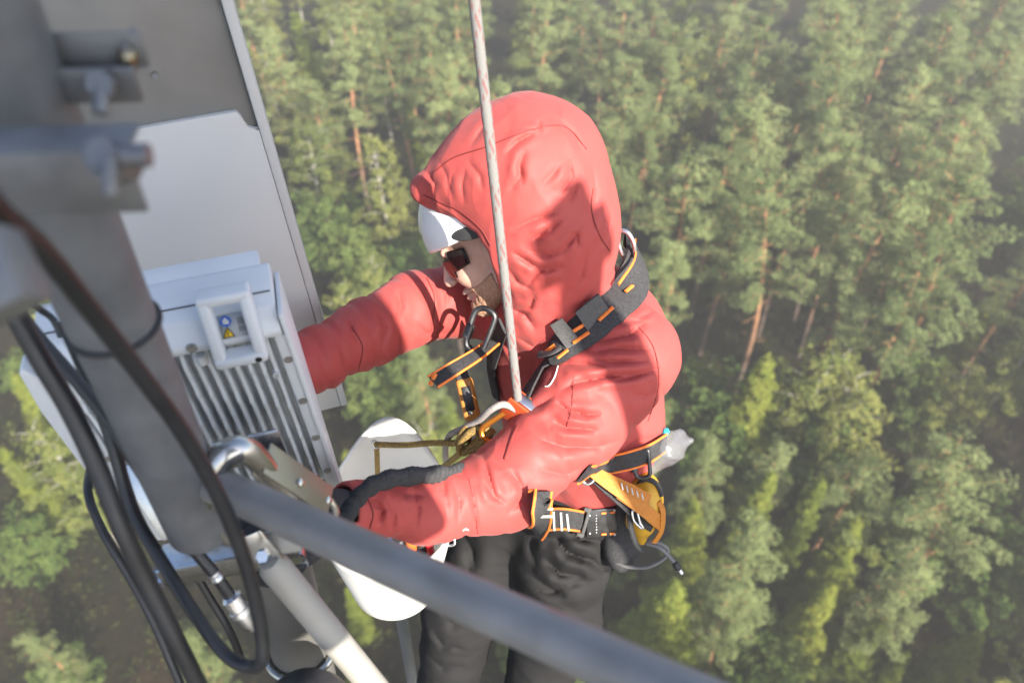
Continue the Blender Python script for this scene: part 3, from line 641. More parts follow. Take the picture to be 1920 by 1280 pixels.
def rings(p, pts, f, a):
    """bunching round a sleeve"""
    out = np.zeros(len(p))
    for (qa, qb, ra, rb) in seg(pts):
        ab = qb - qa; ln = np.linalg.norm(ab); t = ((p - qa) @ ab) / ln; m = (t > -0.02) & (t < ln + 0.02)
        near = np.linalg.norm(p - qa - np.clip(t / ln, 0, 1)[:, None] * ab, axis=1) < 0.14
        m &= near
        if m.any():
            ph = t[m] * f + 1.8 * wavy(p[m], 14, 5) + 0.9 * np.sin(p[m, 0] * 30)
            out[m] = np.maximum(out[m], a * np.maximum(0, np.sin(ph)) ** 3)
    return out
def jacket(p):
    t = jacket_core(p)
    hs = hood_solid(p)
    u, v, d = px_of(p)
    cut = poly_dist(u, v, HOODCUT, True) * d / F
    hd = smax(hs, cut, 0.004)
    t = smin(t, hd, 0.030)
    near = np.abs(t) < 0.05
    if near.any():
        q = p[near]
        face = np.clip((smin(jacket_core(q + np.array([0, 0, 0.006])), hood_solid(q + np.array([0, 0, 0.006])), 0.03) - smin(jacket_core(q), hood_solid(q), 0.03)) / 0.006, 0, 1)
        st = q * np.array([1.0, 0.55, 1.0])
        w_ = 0.0022 * wavy(q, 17, 3) - 0.0036 * ridged(st * np.array([1, 0.6, 1]), 17, 8) - 0.0022 * ridged(st, 39, 18) + rings(q, LARM, 80, 0.0035) + rings(q, RARM, 80, 0.004) + 0.003
        t[near] += folds(q) * face + w_
    inside = np.maximum(hs + 0.010, -ell_(p, L(960, 520, 1.50), np.eye(3), (0.40, 0.40, 0.40)) * 0 + 0)  # hollow of the hood
    hollow = np.maximum(hs + 0.021, poly_dist(u, v, [(700, 640), (900, 640), (1010, 560), (1120, 520), (1200, 500)], True) * d / F)
    t = smax(t, -hollow, 0.004)
    cuffl = cap_(p, L(652, 952, 1.200), L(560, 955, 1.12), 0.033, 0.033); cuffr = cap_(p, L(530, 704, 1.405), L(440, 750, 1.34), 0.036, 0.036)
    for (pa, pb) in (((652, 952, 1.200), (700, 952, 1.235)), ((530, 704, 1.405), (590, 676, 1.46))):
        a = L(*pa); b = L(*pb); nn = (a - b) / np.linalg.norm(a - b)
        loc = np.linalg.norm(p - a, axis=1) < 0.16
        t = np.where(loc, smax(t, (p - a) @ nn - 0.012, 0.006), t)
    t = smax(t, -np.minimum(cuffl, cuffr), 0.004)
    return t

# head frame
Hc = L(935, 452, 1.50)
nod = R(33); roll = R(30)
LEFT = np.array([-1.0, 0, 0]); DOWN = np.array([0, -0.674, -0.738]); FWDH = np.array([0, 0.738, -0.674])
hf = math.cos(nod) * LEFT + math.sin(nod) * DOWN; hu = -math.cos(nod) * DOWN + math.sin(nod) * LEFT; hs0 = -FWDH
hu, hs_ = hu * math.cos(roll) - hs0 * math.sin(roll), hs0 * math.cos(roll) + hu * math.sin(roll)
HX = np.array([hf, hs_, hu])
def hp(f, s, u): return Hc + hf * f + hs_ * s + hu * u
def head(p):
    h = ell_(p, hp(-0.008, 0, 0.032), HX, (0.100, 0.078, 0.100))
    h = smin(h, ell_(p, hp(0.045, 0, -0.012), HX, (0.058, 0.062, 0.085)), 0.03)
    for s in (-1, 1):
        h = smin(h, cap_(p, hp(0.0, 0.052 * s, -0.055), hp(0.078, 0.014 * s, -0.092), 0.026, 0.021), 0.022)
        h = smin(h, ell_(p, hp(0.062, 0.040 * s, -0.025), HX, (0.030, 0.026, 0.024)), 0.018)
        h = smax(h, -ell_(p, hp(0.103, 0.033 * s, 0.012), HX, (0.022, 0.022, 0.015)), 0.012)
        h = smin(h, ell_(p, hp(0.084, 0.032 * s, 0.012), HX, (0.0125, 0.0125, 0.0125)), 0.002)
        h = smin(h, ell_(p, hp(0.122, 0.013 * s, -0.029), HX, (0.012, 0.008, 0.008)), 0.007)
        h = smin(h, ell_(p, hp(-0.010, 0.079 * s, -0.004), HX, (0.018, 0.008, 0.031)), 0.006)
        h = smin(h, cap_(p, hp(0.102, 0.006 * s, 0.031), hp(0.088, 0.048 * s, 0.030), 0.010, 0.008), 0.012)
    h = smin(h, cap_(p, hp(0.103, 0, 0.022), hp(0.128, 0, -0.024), 0.009, 0.0125), 0.012)
    h = smin(h, ell_(p, hp(0.103, 0, -0.058), HX, (0.012, 0.024, 0.0065)), 0.007)
    h = smin(h, ell_(p, hp(0.101, 0, -0.071), HX, (0.012, 0.021, 0.0070)), 0.006)
    h = smax(h, -ell_(p, hp(0.115, 0, -0.0645), HX, (0.012, 0.022, 0.0022)), 0.003)
    h = smin(h, ell_(p, hp(0.090, 0, -0.098), HX, (0.020, 0.024, 0.018)), 0.014)
    return h
def hand(p, wr, dirv, palmn, sgn, curl):
    """palm, four bent fingers and a thumb that leaves the side of the palm"""
    dv = np.asarray(dirv) / np.linalg.norm(dirv); pn = np.asarray(palmn) - dv * np.dot(palmn, dv); pn /= np.linalg.norm(pn); sd = np.cross(dv, pn) * sgn
    wr = np.asarray(wr)
    h = cap_(p, wr, wr + dv * 0.03, 0.027, 0.026)
    pal = ell_(p, wr + dv * 0.065, np.array([dv, sd, pn]), (0.052, 0.042, 0.017)); h = smin(h, pal, 0.015)
    for k, (o, ln) in enumerate(((-0.030, 0.062), (-0.010, 0.076), (0.011, 0.082), (0.031, 0.074))):
        b = wr + dv * (0.103 - 0.004 * abs(k - 2)) + sd * o; a = 0.0; cur = b; prev = 0.0105
        for j, fr in enumerate((0.44, 0.31, 0.25)):
            a += curl * (0.75 if j == 0 else 1.0) * (1 + 0.1 * (k - 1.5)); nx_ = cur + (dv * math.cos(a) + pn * math.sin(a)) * ln * fr * 1.05
            h = smin(h, cap_(p, cur, nx_, prev, prev - 0.0012), 0.004); cur = nx_; prev -= 0.0012
    t0 = wr + dv * 0.030 + sd * 0.030; t1 = t0 + dv * 0.030 + sd * 0.028 + pn * 0.012; t2 = t1 + dv * 0.030 + sd * 0.006 + pn * 0.016; t3 = t2 + dv * 0.022 - sd * 0.004 + pn * 0.012
    h = smin(h, cap_(p, t0, t1, 0.016, 0.0125), 0.012); h = smin(h, cap_(p, t1, t2, 0.012, 0.011), 0.004); h = smin(h, cap_(p, t2, t3, 0.011, 0.009), 0.004)
    return h
HANDS = ((L(640, 952, 1.19), L(540, 950, 1.10) - L(652, 952, 1.2), np.array([0.2, -0.5, -0.8]), 1, 0.55),
         (L(520, 709, 1.395), L(440, 750, 1.35) - L(530, 704, 1.405), np.array([-0.3, -0.6, 0.75]), -1, 0.5))
def body(p):
    b = head(p)
    b = smin(b, cap_(p, hp(-0.03, 0, -0.05), L(1030, 590, 1.60), 0.056, 0.066), 0.02)
    b = smin(b, cap_(p, L(1035, 600, 1.62), L(1090, 800, 1.72), 0.10, 0.10), 0.05)
    b = smin(b, cap_(p, L(1090, 800, 1.72), L(1060, 930, 1.82), 0.10, 0.10), 0.04)
    b = smin(b, chain(p, [(a, c, d, r * 0.55) for a, c, d, r in LARM]), 0.03); b = smin(b, chain(p, [(a, c, d, r * 0.55) for a, c, d, r in RARM]), 0.03)
    b = smin(b, chain(p, [(1080, 950, 1.82, 0.085), (1045, 1150, 2.03, 0.06), (1005, 1330, 2.40, 0.045)], 0.02), 0.03)
    b = smin(b, chain(p, [(975, 940, 1.93, 0.085), (868, 1140, 2.18, 0.06), (838, 1330, 2.55, 0.045)], 0.02), 0.03)
    for a in HANDS: b = smin(b, hand(p, *a), 0.008)
    return b
LLEG = [(1080, 950, 1.82, 0.112), (1062, 1030, 1.88, 0.112), (1042, 1150, 2.02, 0.112), (1005, 1290, 2.28, 0.086), (1000, 1345, 2.42, 0.080)]
RLEG = [(985, 935, 1.93, 0.112), (918, 1030, 2.02, 0.108), (866, 1140, 2.17, 0.106), (840, 1280, 2.42, 0.090), (836, 1335, 2.56, 0.082)]
TF = [([(1040, 1010), (1065, 1035), (1115, 1055)], 18, 10), ([(1020, 1045), (1050, 1075), (1100, 1080)], 18, 11), ([(1060, 990), (1090, 1010), (1130, 1015)], 14, 9), ([(1100, 1040), (1125, 1065), (1140, 1075)], 14, 9), ([(990, 1075), (1020, 1095), (1060, 1120)], 14, 11), ([(860, 990), (885, 1030), (890, 1070)], 10, 11), ([(1000, 1190), (1040, 1200), (1080, 1185)], 12, 11), ([(1000, 1000), (1030, 1010), (1090, 1005)], 8, 9), ([(1120, 1000), (1135, 1050), (1128, 1100)], 8, 12),
      ([(985, 1100), (1030, 1110), (1090, 1090), (1135, 1085)], 10, 12), ([(1005, 1060), (995, 1030), (1000, 1000)], 8, 8), ([(1050, 1130), (1085, 1150), (1120, 1130)], 6, 12), ([(975, 1140), (1010, 1160), (1060, 1165)], 6, 12),
      ([(870, 1020), (880, 1060), (870, 1100)], 5, 12), ([(810, 1180), (830, 1210), (870, 1215)], 9, 9), ([(800, 1230), (830, 1250), (870, 1245)], 8, 9), ([(825, 1150), (850, 1170), (890, 1160)], 6, 9), ([(1030, 970), (1070, 980), (1120, 975)], 8, 8)]
def trousers(p):
    t = smin(chain(p, LLEG), chain(p, RLEG), 0.025)
    t = smin(t, cap_(p, L(1085, 915, 1.80), L(1020, 915, 1.86), 0.118, 0.112), 0.04)
    m = np.abs(t) < 0.05
    if m.any():
        u, v, d = px_of(p[m]); o = 0; z = np.array([0, 0, 0.008]); q = p[m]
        face = np.clip((smin(chain(q + z, LLEG), chain(q + z, RLEG), 0.025) - smin(chain(q, LLEG), chain(q, RLEG), 0.025)) / 0.008, 0, 1)
        for line, dep, wd in TF: o = o + crease(u, v, line, dep * 0.0016, wd * 1.25)
        t[m] += o * face + 0.003 * wavy(q, 14, 12) - 0.006 * ridged(q * np.array([1, 0.6, 1]), 12, 14) - 0.0025 * ridged(q, 31, 15) + 0.003
    return t
hip = W(L(1050, 930, 1.83))
person = empty('person', hip, 'person in red hooded jacket and dark trousers hanging from the white rope, reaching left', 'person')
body_o = solid_obj('body', body, (-0.62, -1.30, -2.62), (0.30, 0.20, -1.02), 0.0045, M_skin, person)
jacket_o = solid_obj('jacket', jacket, (-0.42, -0.42, -1.92), (0.36, 0.47, -1.12), 0.0032, M_red, person)
trousers_o = solid_obj('trousers', trousers, (-0.30, -1.28, -2.66), (0.30, -0.22, -1.62), 0.0065, M_trouser, person)
def boots_sdf(q):
    out = None
    for (a, b, d) in ((1000, 1345, 2.42), (836, 1335, 2.56)):
        an = L(a, b, d); s = cap_(q, an, an + DOWN * 0.10, 0.062, 0.056)
        s = smin(s, cap_(q, an + DOWN * 0.12 + LEFT * -0.04, an + DOWN * 0.13 + LEFT * 0.15, 0.050, 0.040), 0.03)
        s = smax(s, (q - an) @ DOWN - 0.165, 0.006); out = s if out is None else np.minimum(out, s)
    return out
for nm, (a, b, d) in zip(('boot', 'boot'), ((1000, 1345, 2.42), (836, 1335, 2.56))):
    an = L(a, b, d)
    def one(q, an=an):
        s = cap_(q, an, an + DOWN * 0.10, 0.062, 0.056); s = smin(s, cap_(q, an + DOWN * 0.12 - LEFT * 0.04, an + DOWN * 0.13 + LEFT * 0.15, 0.050, 0.040), 0.03)
        return smax(s, (q - an) @ DOWN - 0.165, 0.006)
    solid_obj(nm, one, an - 0.32, an + 0.32, 0.008, M_black, person)

# helmet, goggles, beard
def helmet(p):
    o = ell_(p, hp(-0.012, 0, 0.045), HX, (0.140, 0.122, 0.128))
    o = smax(o, 0.040 - ((p - Hc) @ hu) + 0.10 * np.maximum(0, -((p - Hc) @ hf)), 0.006)
    rib = np.abs((p - Hc) @ hs_) - 0.030
    o = o - 0.004 * np.exp(-(rib / 0.010) ** 2) * (((p - Hc) @ hu) > 0.08)
    return smax(o, -(ell_(p, hp(-0.012, 0, 0.045), HX, (0.131, 0.113, 0.119))), 0.002)
helmet_o = solid_obj('helmet', helmet, Hc - 0.24, Hc + 0.24, 0.0045, M_white, person)
def helmet_out(p): return ell_(p, hp(-0.012, 0, 0.045), HX, (0.140, 0.122, 0.128))
def vent(p):
    u, v, d = px_of(p); a = R(-12); x = (u - 880) * math.cos(a) + (v - 437) * math.sin(a); y = -(u - 882) * math.sin(a) + (v - 437) * math.cos(a)
    return np.maximum(np.maximum((np.hypot(x / 34, y / 13) - 1) * 13 * d / F, helmet_out(p) - 0.0015), -(helmet_out(p) + 0.004))
solid_obj('vent', vent, L(882, 437, 1.40) - 0.08, L(882, 437, 1.40) + 0.08, 0.002, M_black, helmet_o)
def goggles(p):
    q = (p - Hc) @ HX.T
    o = ell_(p, hp(0.0, 0, 0.0), HX, (0.118, 0.088, 0.125)); i = ell_(p, hp(0.0, 0, 0.0), HX, (0.112, 0.083, 0.119))
    s = np.maximum(o, -i)
    band = np.abs(q[:, 2] - 0.010 + 0.012 * (q[:, 0] > 0.08)) - (0.0205 - 0.009 * np.clip((0.07 - q[:, 0]) / 0.06, 0, 1))
    s = smax(s, band, 0.003); s = smax(s, 0.035 - q[:, 0], 0.003)
    return smax(s, -ell_(p, hp(0.125, 0, -0.02), HX, (0.03, 0.013, 0.025)), 0.004)
gog = solid_obj('goggles', goggles, Hc - 0.17, Hc + 0.17, 0.0028, M_lens, person)
def beard(p):
    q = (p - Hc) @ HX.T
    low = 0.050 + q[:, 2] + 0.30 * np.maximum(0, 0.055 - q[:, 0]) * -1.0
    lip = 0.021 - np.hypot((q[:, 2] + 0.0645) * 1.2, q[:, 1] * 0.5)
    return smax(smax(smax(head(p) - 0.0028 - 0.0012 * wavy(p, 500, 9), low, 0.006), 0.012 - q[:, 0], 0.004), lip, 0.004)
solid_obj('beard', beard, Hc - 0.16, Hc + 0.16, 0.0032, M_beard, person)

for a_ in HANDS:
    solid_obj('glove', lambda p, a_=a_: hand(p, *a_) - 0.0018, np.asarray(a_[0]) - 0.21, np.asarray(a_[0]) + 0.21, 0.0036, M_glove, person)

JSH = lambda p: smin(jacket_core(p), smax(hood_solid(p), poly_dist(*px_of(p)[:2], HOODCUT, True) * px_of(p)[2] / F, 0.004), 0.03)
M_seam = mat('dark red seam', (0.17, 0.022, 0.020), 0.7)
def seam(pts, r=0.0011, name='seam', m=None, off=0.0010):
    pts = [tuple(q) for q in cr_spline([np.array(q, float) for q in pts], 5)]
    b = MB(); a = []
    for q in pts:
        d = hit(jacket, q[0], q[1])
        if d is not None: c = L(q[0], q[1], d); a.append(W(c + np.array([0, 0, off])))
    if len(a) > 2: b.tube(a, r, 6); b.build(name, m or M_seam, jacket_o)
seam([(879, 897), (888, 943), (896, 1000)]); seam([(1112, 354), (1109, 394), (1124, 441), (1143, 470)]); seam([(815, 322), (850, 296), (905, 278)]); seam([(905, 278), (1000, 243), (1060, 238), (1100, 280)])
seam([(795, 366), (820, 378), (860, 395), (900, 428), (920, 460)], 0.0010); seam([(970, 798), (958, 825), (946, 861)], 0.0022, 'pocket_zip'); seam([(1190, 605), (1225, 650), (1235, 720), (1215, 790)]); seam([(1075, 705), (1072, 760), (1062, 800)], 0.0008)
seam([(690, 935), (700, 962), (694, 990)]); seam([(660, 612), (680, 650), (672, 695)]); seam([(800, 520), (815, 560), (808, 620)])
seam([(1046, 686), (1040, 706), (1030, 722), (1022, 724)], 0.0013, 'white_piping', mat('white reflective piping', (0.70, 0.68, 0.66), 0.5))
seam([(868, 994), (873, 991), (878, 993)], 0.0012, 'white_mark', mat('white print', (0.7, 0.68, 0.66), 0.6))
# ------------------------------------------------------------------ what the worker wears and carries
def jk(p): return jacket(p)
def quick(fn):                                              # strap surfaces follow the cloth without its finest wrinkles
    return fn
JS = lambda p: smin(jacket_core(p), smax(hood_solid(p), poly_dist(*px_of(p)[:2], HOODCUT, True) * px_of(p)[2] / F, 0.004), 0.03)
def path_on(fn, pts, off):
    ds = [hit(fn, q[0], q[1]) for q in pts]; ok = [i for i, d in enumerate(ds) if d is not None]
    a = []; b = []
    for i, q in enumerate(pts):
        j = min(ok, key=lambda k: abs(k - i)) if ok else None
        d = ds[j] + 0.03 * abs(j - i) if ok else 1.6
        c = L(q[0], q[1], d); g = grad(fn, c); a.append(W(c + g * off)); b.append(Wd(g))
    return a, b
def line_d(pts): return [W(L(*q)) for q in pts]

har = MB()
p_, n_ = path_on(JS, [(1166, 446), (1184, 490), (1176, 545), (1140, 584), (1100, 615), (1062, 648), (1040, 668)], 0.012)
har.ribbon(p_, n_, [0.045, 0.062, 0.070, 0.068, 0.066, 0.062, 0.050], 0.014)
har_o = har.build('harness', M_web, person)
b = MB()
for pts in ([(1171, 449), (1168, 485), (1140, 529)], [(1186, 498), (1192, 529), (1166, 562)], [(1116, 560), (1096, 578)], [(1150, 590), (1128, 610)], [(1090, 600), (1072, 615)], [(1112, 632), (1085, 652)], [(1048, 640), (1030, 660)], [(1075, 668), (1055, 686)]):
    a, c = path_on(JS, pts, 0.0215); b.ribbon(a, c, 0.0065, 0.003, 4)
b.build('piping', M_orange, har_o)
b = MB()
a, c = path_on(JS, [(1119, 566), (1086, 596)], 0.024); b.ribbon(a, c, 0.058, 0.006, 4)
b.build('strap_keeper', M_webg, har_o)
b = MB()
a, c = path_on(JS, [(1076, 612), (1060, 629)], 0.026); b.ribbon(a, c, 0.068, 0.006, 4)
a, c = path_on(JS, [(1030, 652), (1030, 672), (1048, 680), (1066, 664)], 0.026); b.ribbon(a, c, 0.012, 0.003, 5)
b.build('webbing_loop', M_webg, har_o)
b = MB()
a, c = path_on(JS, [(1052, 655), (1020, 690), (1000, 722), (985, 752)], 0.006); b.ribbon(a, c, 0.034, 0.005, 6)
a, c = path_on(JS, [(948, 610), (935, 640), (925, 690), (935, 745)], 0.006); b.ribbon(a, c, 0.034, 0.005, 6)
b.build('chest_strap', M_web, har_o)
# free strap end with orange edges
e = MB(); b = MB()
b.ribbon(line_d([(926, 640, 1.50), (895, 664, 1.46), (850, 692, 1.42), (812, 716, 1.40)]), [Wd((-0.25, 0.35, 0.9))] * 4, [0.024, 0.026, 0.028, 0.028], 0.004, 6, e)
o = b.build('strap_end', M_web, har_o)
e.ribbon(line_d([(816, 700, 1.405), (806, 722, 1.40)]), [Wd((-0.25, 0.35, 0.9))] * 2, 0.008, 0.003, 3); e.build('strap_edging', M_orange, har_o)
# dorsal ring
b = MB()
b.loop(line_d([(1160, 436, 1.475), (1176, 436, 1.47), (1188, 455, 1.475), (1190, 480, 1.49), (1180, 490, 1.50), (1164, 470, 1.49)]), 0.0042)
b.build('back_ring', M_alloy, har_o)
# hood cord toggle
b = MB(); b.tube(line_d([(1120, 318, 1.43), (1130, 320, 1.43), (1140, 322, 1.43)]), 0.0016, 6)
b.lathe(W(L(1136, 321, 1.43)), Wd((1, 0, 0)), [(-0.006, 0.002), (-0.004, 0.007), (0.004, 0.007), (0.010, 0.004)], 10)
b.tube(line_d([(1140, 318, 1.43), (1148, 322, 1.425), (1142, 328, 1.43)]), 0.0022, 6)
b.build('hood_toggle', M_webg, person)
# waist belt and leg loops
TS = lambda p: smin(smin(trousers_core(p), jacket_core(p), 0.01), 10.0 + 0 * p[:, 0], 0.001)
def trousers_core(p):
    t = smin(chain(p, LLEG), chain(p, RLEG), 0.025)
    return smin(t, cap_(p, L(1085, 915, 1.80), L(1020, 915, 1.86), 0.118, 0.112), 0.04)
e = MB(); b = MB()
a, c = path_on(TS, [(1090, 882), (1130, 868), (1175, 858), (1210, 846), (1238, 828)], 0.010); b.ribbon(a, c, 0.040, 0.008, 6, e)
b.build('waist_belt', M_web, har_o)
b = MB()
a, c = path_on(TS, [(1004, 918), (1006, 955), (1010, 990)], 0.012); b.ribbon(a, c, 0.046, 0.010, 6, e)
a, c = path_on(TS, [(1030, 968), (1060, 966), (1092, 970)], 0.016); b.ribbon(a, c, 0.046, 0.006, 6, e)
b.build('leg_loop', M_web, har_o)
e.build('belt_edging', M_orange, har_o)
b = MB()
for y in (932, 945, 957):
    a, c = path_on(TS, [(990, y), (1020, y - 2)], 0.0195); b.ribbon(a, c, 0.0045, 0.002, 3)
for x in (1045, 1057, 1068):
    a, c = path_on(TS, [(x, 952), (x + 1, 984)], 0.0215); b.ribbon(a, c, 0.0045, 0.002, 3)
b.build('stitching', mat('pale stitching', (0.42, 0.42, 0.40), 0.8), har_o)
b = MB(); a, c = path_on(TS, [(1080, 966), (1094, 968)], 0.021); ax = Vector(a[1] - a[0]).normalized(); nz = Vector(c[0]); ay = nz.cross(ax)
for k in (-1, 1): b.box(Vector(a[1]) + ay * 0.030 * k, ax, ay, nz, (0.016, 0.010, 0.008), 0.003)
b.box(Vector(a[1]) + ax * 0.004, ax, ay, nz, (0.007, 0.056, 0.007), 0.002)
b.build('buckle_frame', M_webg, har_o)
b = MB(); a, c = path_on(TS, [(1124, 966)], 0.018); nz = Vector(c[0]).lerp(Vector(VIEW), 0.5).normalized(); ax = Vector(Wd((1, 0.05, 0))); ax = (ax - nz * ax.dot(nz)).normalized(); ay = nz.cross(ax)
pc = Vector(a[0]); b.box(pc, ax, ay, nz, (0.066, 0.070, 0.008), 0.004); plate = b.build('buckle_plate', M_darkalloy, har_o)
b = MB()
for sx in (0.004, 0.022):
    for sy in (-0.026, 0.026): b.box(pc + ax * sx + ay * sy + nz * 0.005, ax, ay, nz, (0.011, 0.0045, 0.003), 0.001)
b.build('slot', M_orange, har_o)
b = MB()
for sx, sy in ((-0.026, -0.022), (-0.026, 0.022), (0.027, -0.030), (0.027, 0.030)): b.lathe(pc + ax * sx + ay * sy + nz * 0.0025, nz, [(0, 0.0032), (0.003, 0.0028)], 10)
for k in range(7): b.box(pc + ax * (-0.012) + ay * (-0.021 + 0.007 * k) + nz * 0.0042, ax, ay, nz, (0.004, 0.0035, 0.0008), 0)
b.build('rivet', M_alloy, har_o)

# things that hang on the harness
def carabiner(name, c, ax, ay, ln, wd, r, m, label, cat='carabiner'):
    """D shaped link with a screw gate"""
    c, ax, ay = np.asarray(c), np.asarray(ax) / np.linalg.norm(ax), np.asarray(ay); ay = ay - ax * (ay @ ax); ay = ay / np.linalg.norm(ay)
    pts = [c + ax * ln * q[0] + ay * wd * q[1] for q in ((-0.5, 0.1), (-0.42, 0.45), (-0.2, 0.5), (0.2, 0.5), (0.42, 0.45), (0.5, 0.1), (0.46, -0.3), (0.28, -0.5), (-0.2, -0.42), (-0.44, -0.3))]
    b = MB(); b.loop(pts, r); o = b.build(name, m); tag(o, label, cat)
    g = MB(); g.lathe(c + ay * wd * -0.45 - ax * ln * 0.12, ax, [(-ln * 0.16, r * 1.1), (-ln * 0.15, r * 1.7), (ln * 0.15, r * 1.7), (ln * 0.16, r * 1.1)], 12); g.build('gate_sleeve', m, o)
    return o
carabiner('carabiner', W(L(899, 618, 1.47)), Wd((0.35, 0.9, 0.2)), Wd((0.9, -0.35, 0.1)), 0.082, 0.040, 0.0056, M_darkalloy, 'black screwgate carabiner below the chin of the worker')
carabiner('carabiner', W(L(1202, 868, 1.58)), Wd((-0.1, 0.95, 0.1)), Wd((0.9, 0.1, 0.1)), 0.060, 0.032, 0.0042, M_darkalloy, 'black carabiner on the back of the waist belt beside the plastic bag')
carabiner('carabiner', W(L(1095, 886, 1.56)), Wd((0.7, -0.5, 0.1)), Wd((0.5, 0.7, 0.1)), 0.045, 0.030, 0.0045, M_alloy, 'small silver carabiner at the top of the yellow pouch strap')
carabiner('carabiner', W(L(940, 800, 1.44)), Wd((0.8, 0.55, 0.1)), Wd((-0.5, 0.8, 0.1)), 0.075, 0.036, 0.0052, mat('orange anodised alloy', (0.55, 0.20, 0.03), 0.3, 0.8), 'orange carabiner between the yellow knot and the red descender')

# belt tool: orange body with a dark inlay
t = empty('rescue_tool', W(L(878, 745, 1.58)), 'orange and black handled tool hanging under the free strap end', 'tool')
ax = Vector(Wd((0.22, -0.97, -0.05))).normalized(); nz = Vector(VIEW); ay = nz.cross(ax).normalized(); nz = ax.cross(ay)
M_ochre = mat('ochre plastic', (0.55, 0.24, 0.05), 0.45, noise=(70, (0.42, 0.17, 0.04), 0.25))
b = MB(); b.box(W(L(878, 748, 1.58)), ax, ay, nz, (0.088, 0.034, 0.020), 0.009, 3); b.build('tool_body', M_ochre, t)
b = MB(); b.box(Vector(W(L(878, 746, 1.58))) + nz * 0.010, ax, ay, nz, (0.050, 0.018, 0.004), 0.0018); b.box(Vector(W(L(882, 772, 1.58))) + nz * 0.010, ax, ay, nz, (0.009, 0.009, 0.004), 0.001); b.build('inlay', M_darkalloy, t)
b = MB(); b.box(W(L(868, 708, 1.58)), ax, ay, nz, (0.040, 0.028, 0.018), 0.006); b.tube(line_d([(868, 702, 1.58), (872, 675, 1.56), (880, 650, 1.52)]), 0.006, 8, 4); b.build('strap', M_web, t)

# descender on the main rope
t = empty('descender', W(L(982, 765, 1.42)), 'orange descender with bright steel plate where the white rope ends', 'descender')
ax = Vector(Wd((0.80, -0.60, 0.05))).normalized(); nz = Vector(Wd((0.35, 0.55, 0.75))).normalized(); ay = nz.cross(ax).normalized(); nz = ax.cross(ay)
M_rust = mat('orange red plate', (0.60, 0.10, 0.03), 0.35, 0.3, noise=(60, (0.5, 0.08, 0.03), 0.2))
pc = Vector(W(L(984, 766, 1.42)))
b = MB()
for k in (-1, 1): b.box(pc + ay * 0.013 * k - nz * 0.012, ax, ay, nz, (0.066, 0.005, 0.058), 0.0022)
b.build('side_plate', M_rust, t)
b = MB(); b.box(pc + nz * 0.017, ax, ay, nz, (0.046, 0.021, 0.006), 0.002); b.lathe(pc + ax * 0.016 - ay * 0.011 - nz * 0.02, ay, [(0, 0.013), (0.022, 0.013)], 16); b.build('cam_plate', M_alloy, t)

# main rope
M_rope = bpy.data.materials.new('white braided rope'); M_rope.use_nodes = True
nn = M_rope.node_tree.nodes; ll = M_rope.node_tree.links; pb = nn['Principled BSDF']
att = nn.new('ShaderNodeAttribute'); att.attribute_name = 'braid'
rp = nn.new('ShaderNodeValToRGB'); rp.color_ramp.elements[0].position = 0.45; rp.color_ramp.elements[0].color = (0.175, 0.172, 0.166, 1); rp.color_ramp.elements[1].position = 0.55; rp.color_ramp.elements[1].color = (0.18, 0.095, 0.09, 1)
ll.new(att.outputs['Fac'], rp.inputs[0]); ll.new(rp.outputs[0], pb.inputs['Base Color']); pb.inputs['Roughness'].default_value = 0.85; pb.inputs['Specular IOR Level'].default_value = 0.2
def braided(name, pts, r, m, smooth=0, pitch=0.014, strands=12, tracer=(0, 5)):
    """rope with plaited strands raised on its surface and a coloured tracer strand"""
    p = cr_spline(pts, smooth) if smooth else np.array(pts)
    seglen = np.linalg.norm(np.diff(p, axis=0), axis=1); cum = np.r_[0, np.cumsum(seglen)]; n_ = max(20, int(cum[-1] / (pitch / 16)))
    s = np.linspace(0, cum[-1], n_); q = np.stack([np.interp(s, cum, p[:, k]) for k in range(3)], 1)
    t = np.gradient(q, axis=0); t /= np.linalg.norm(t, axis=1, keepdims=True)
    u = np.array([0.9, 0.3, 0.1]); us = []
    for i in range(n_): u = u - t[i] * (u @ t[i]); u /= np.linalg.norm(u); us.append(u)
    us = np.array(us); vs = np.cross(t, us); sd = 40; th = np.linspace(0, 2 * np.pi, sd, endpoint=False)
    a = strands * (th[None] / (2 * np.pi)) + s[:, None] / pitch; b_ = strands * (th[None] / (2 * np.pi)) - s[:, None] / pitch
    ha = np.abs(np.sin(np.pi * a)); hb = np.abs(np.sin(np.pi * b_)); chk = (np.floor(a) + np.floor(b_)) % 2
    hgt = np.where(chk < 1, ha, hb)
    rad = r * (0.94 + 0.09 * hgt)
    red = (((np.floor(a) % 6 == tracer[0]) & (chk < 1)) | ((np.floor(b_) % 6 == tracer[1] % 6) & (chk >= 1)) ).astype(np.float32)
    vv = q[:, None] + rad[..., None] * (us[:, None] * np.cos(th)[None, :, None] + vs[:, None] * np.sin(th)[None, :, None])
    i = np.arange(n_ * sd).reshape(n_, sd); j = np.roll(i, -1, 1)
    f = np.stack([i[:-1], j[:-1], j[1:], i[1:]], -1).reshape(-1, 4)
    me = bpy.data.meshes.new(name); me.from_pydata(vv.reshape(-1, 3).tolist(), [], f.tolist())
    at_ = me.attributes.new('braid', 'FLOAT', 'POINT'); at_.data.foreach_set('value', red.ravel())
    return mesh_obj(name, me, m)
ra = W(L(971, 748, 1.405)); rb = W(L(888, -10, 1.02)); rd = rb - ra
rope = braided('main_rope', [ra, ra + rd * 0.5, rb, ra + rd * 1.9], 0.0075, M_rope)
tag(rope, 'taut white rope with red flecks running up past the red hood', 'rope')
M_ropeg = mat('grey rope', (0.22, 0.21, 0.20), 0.85, noise=(350, (0.34, 0.30, 0.28), 0.1), bump=(400, 0.6, 0.002))
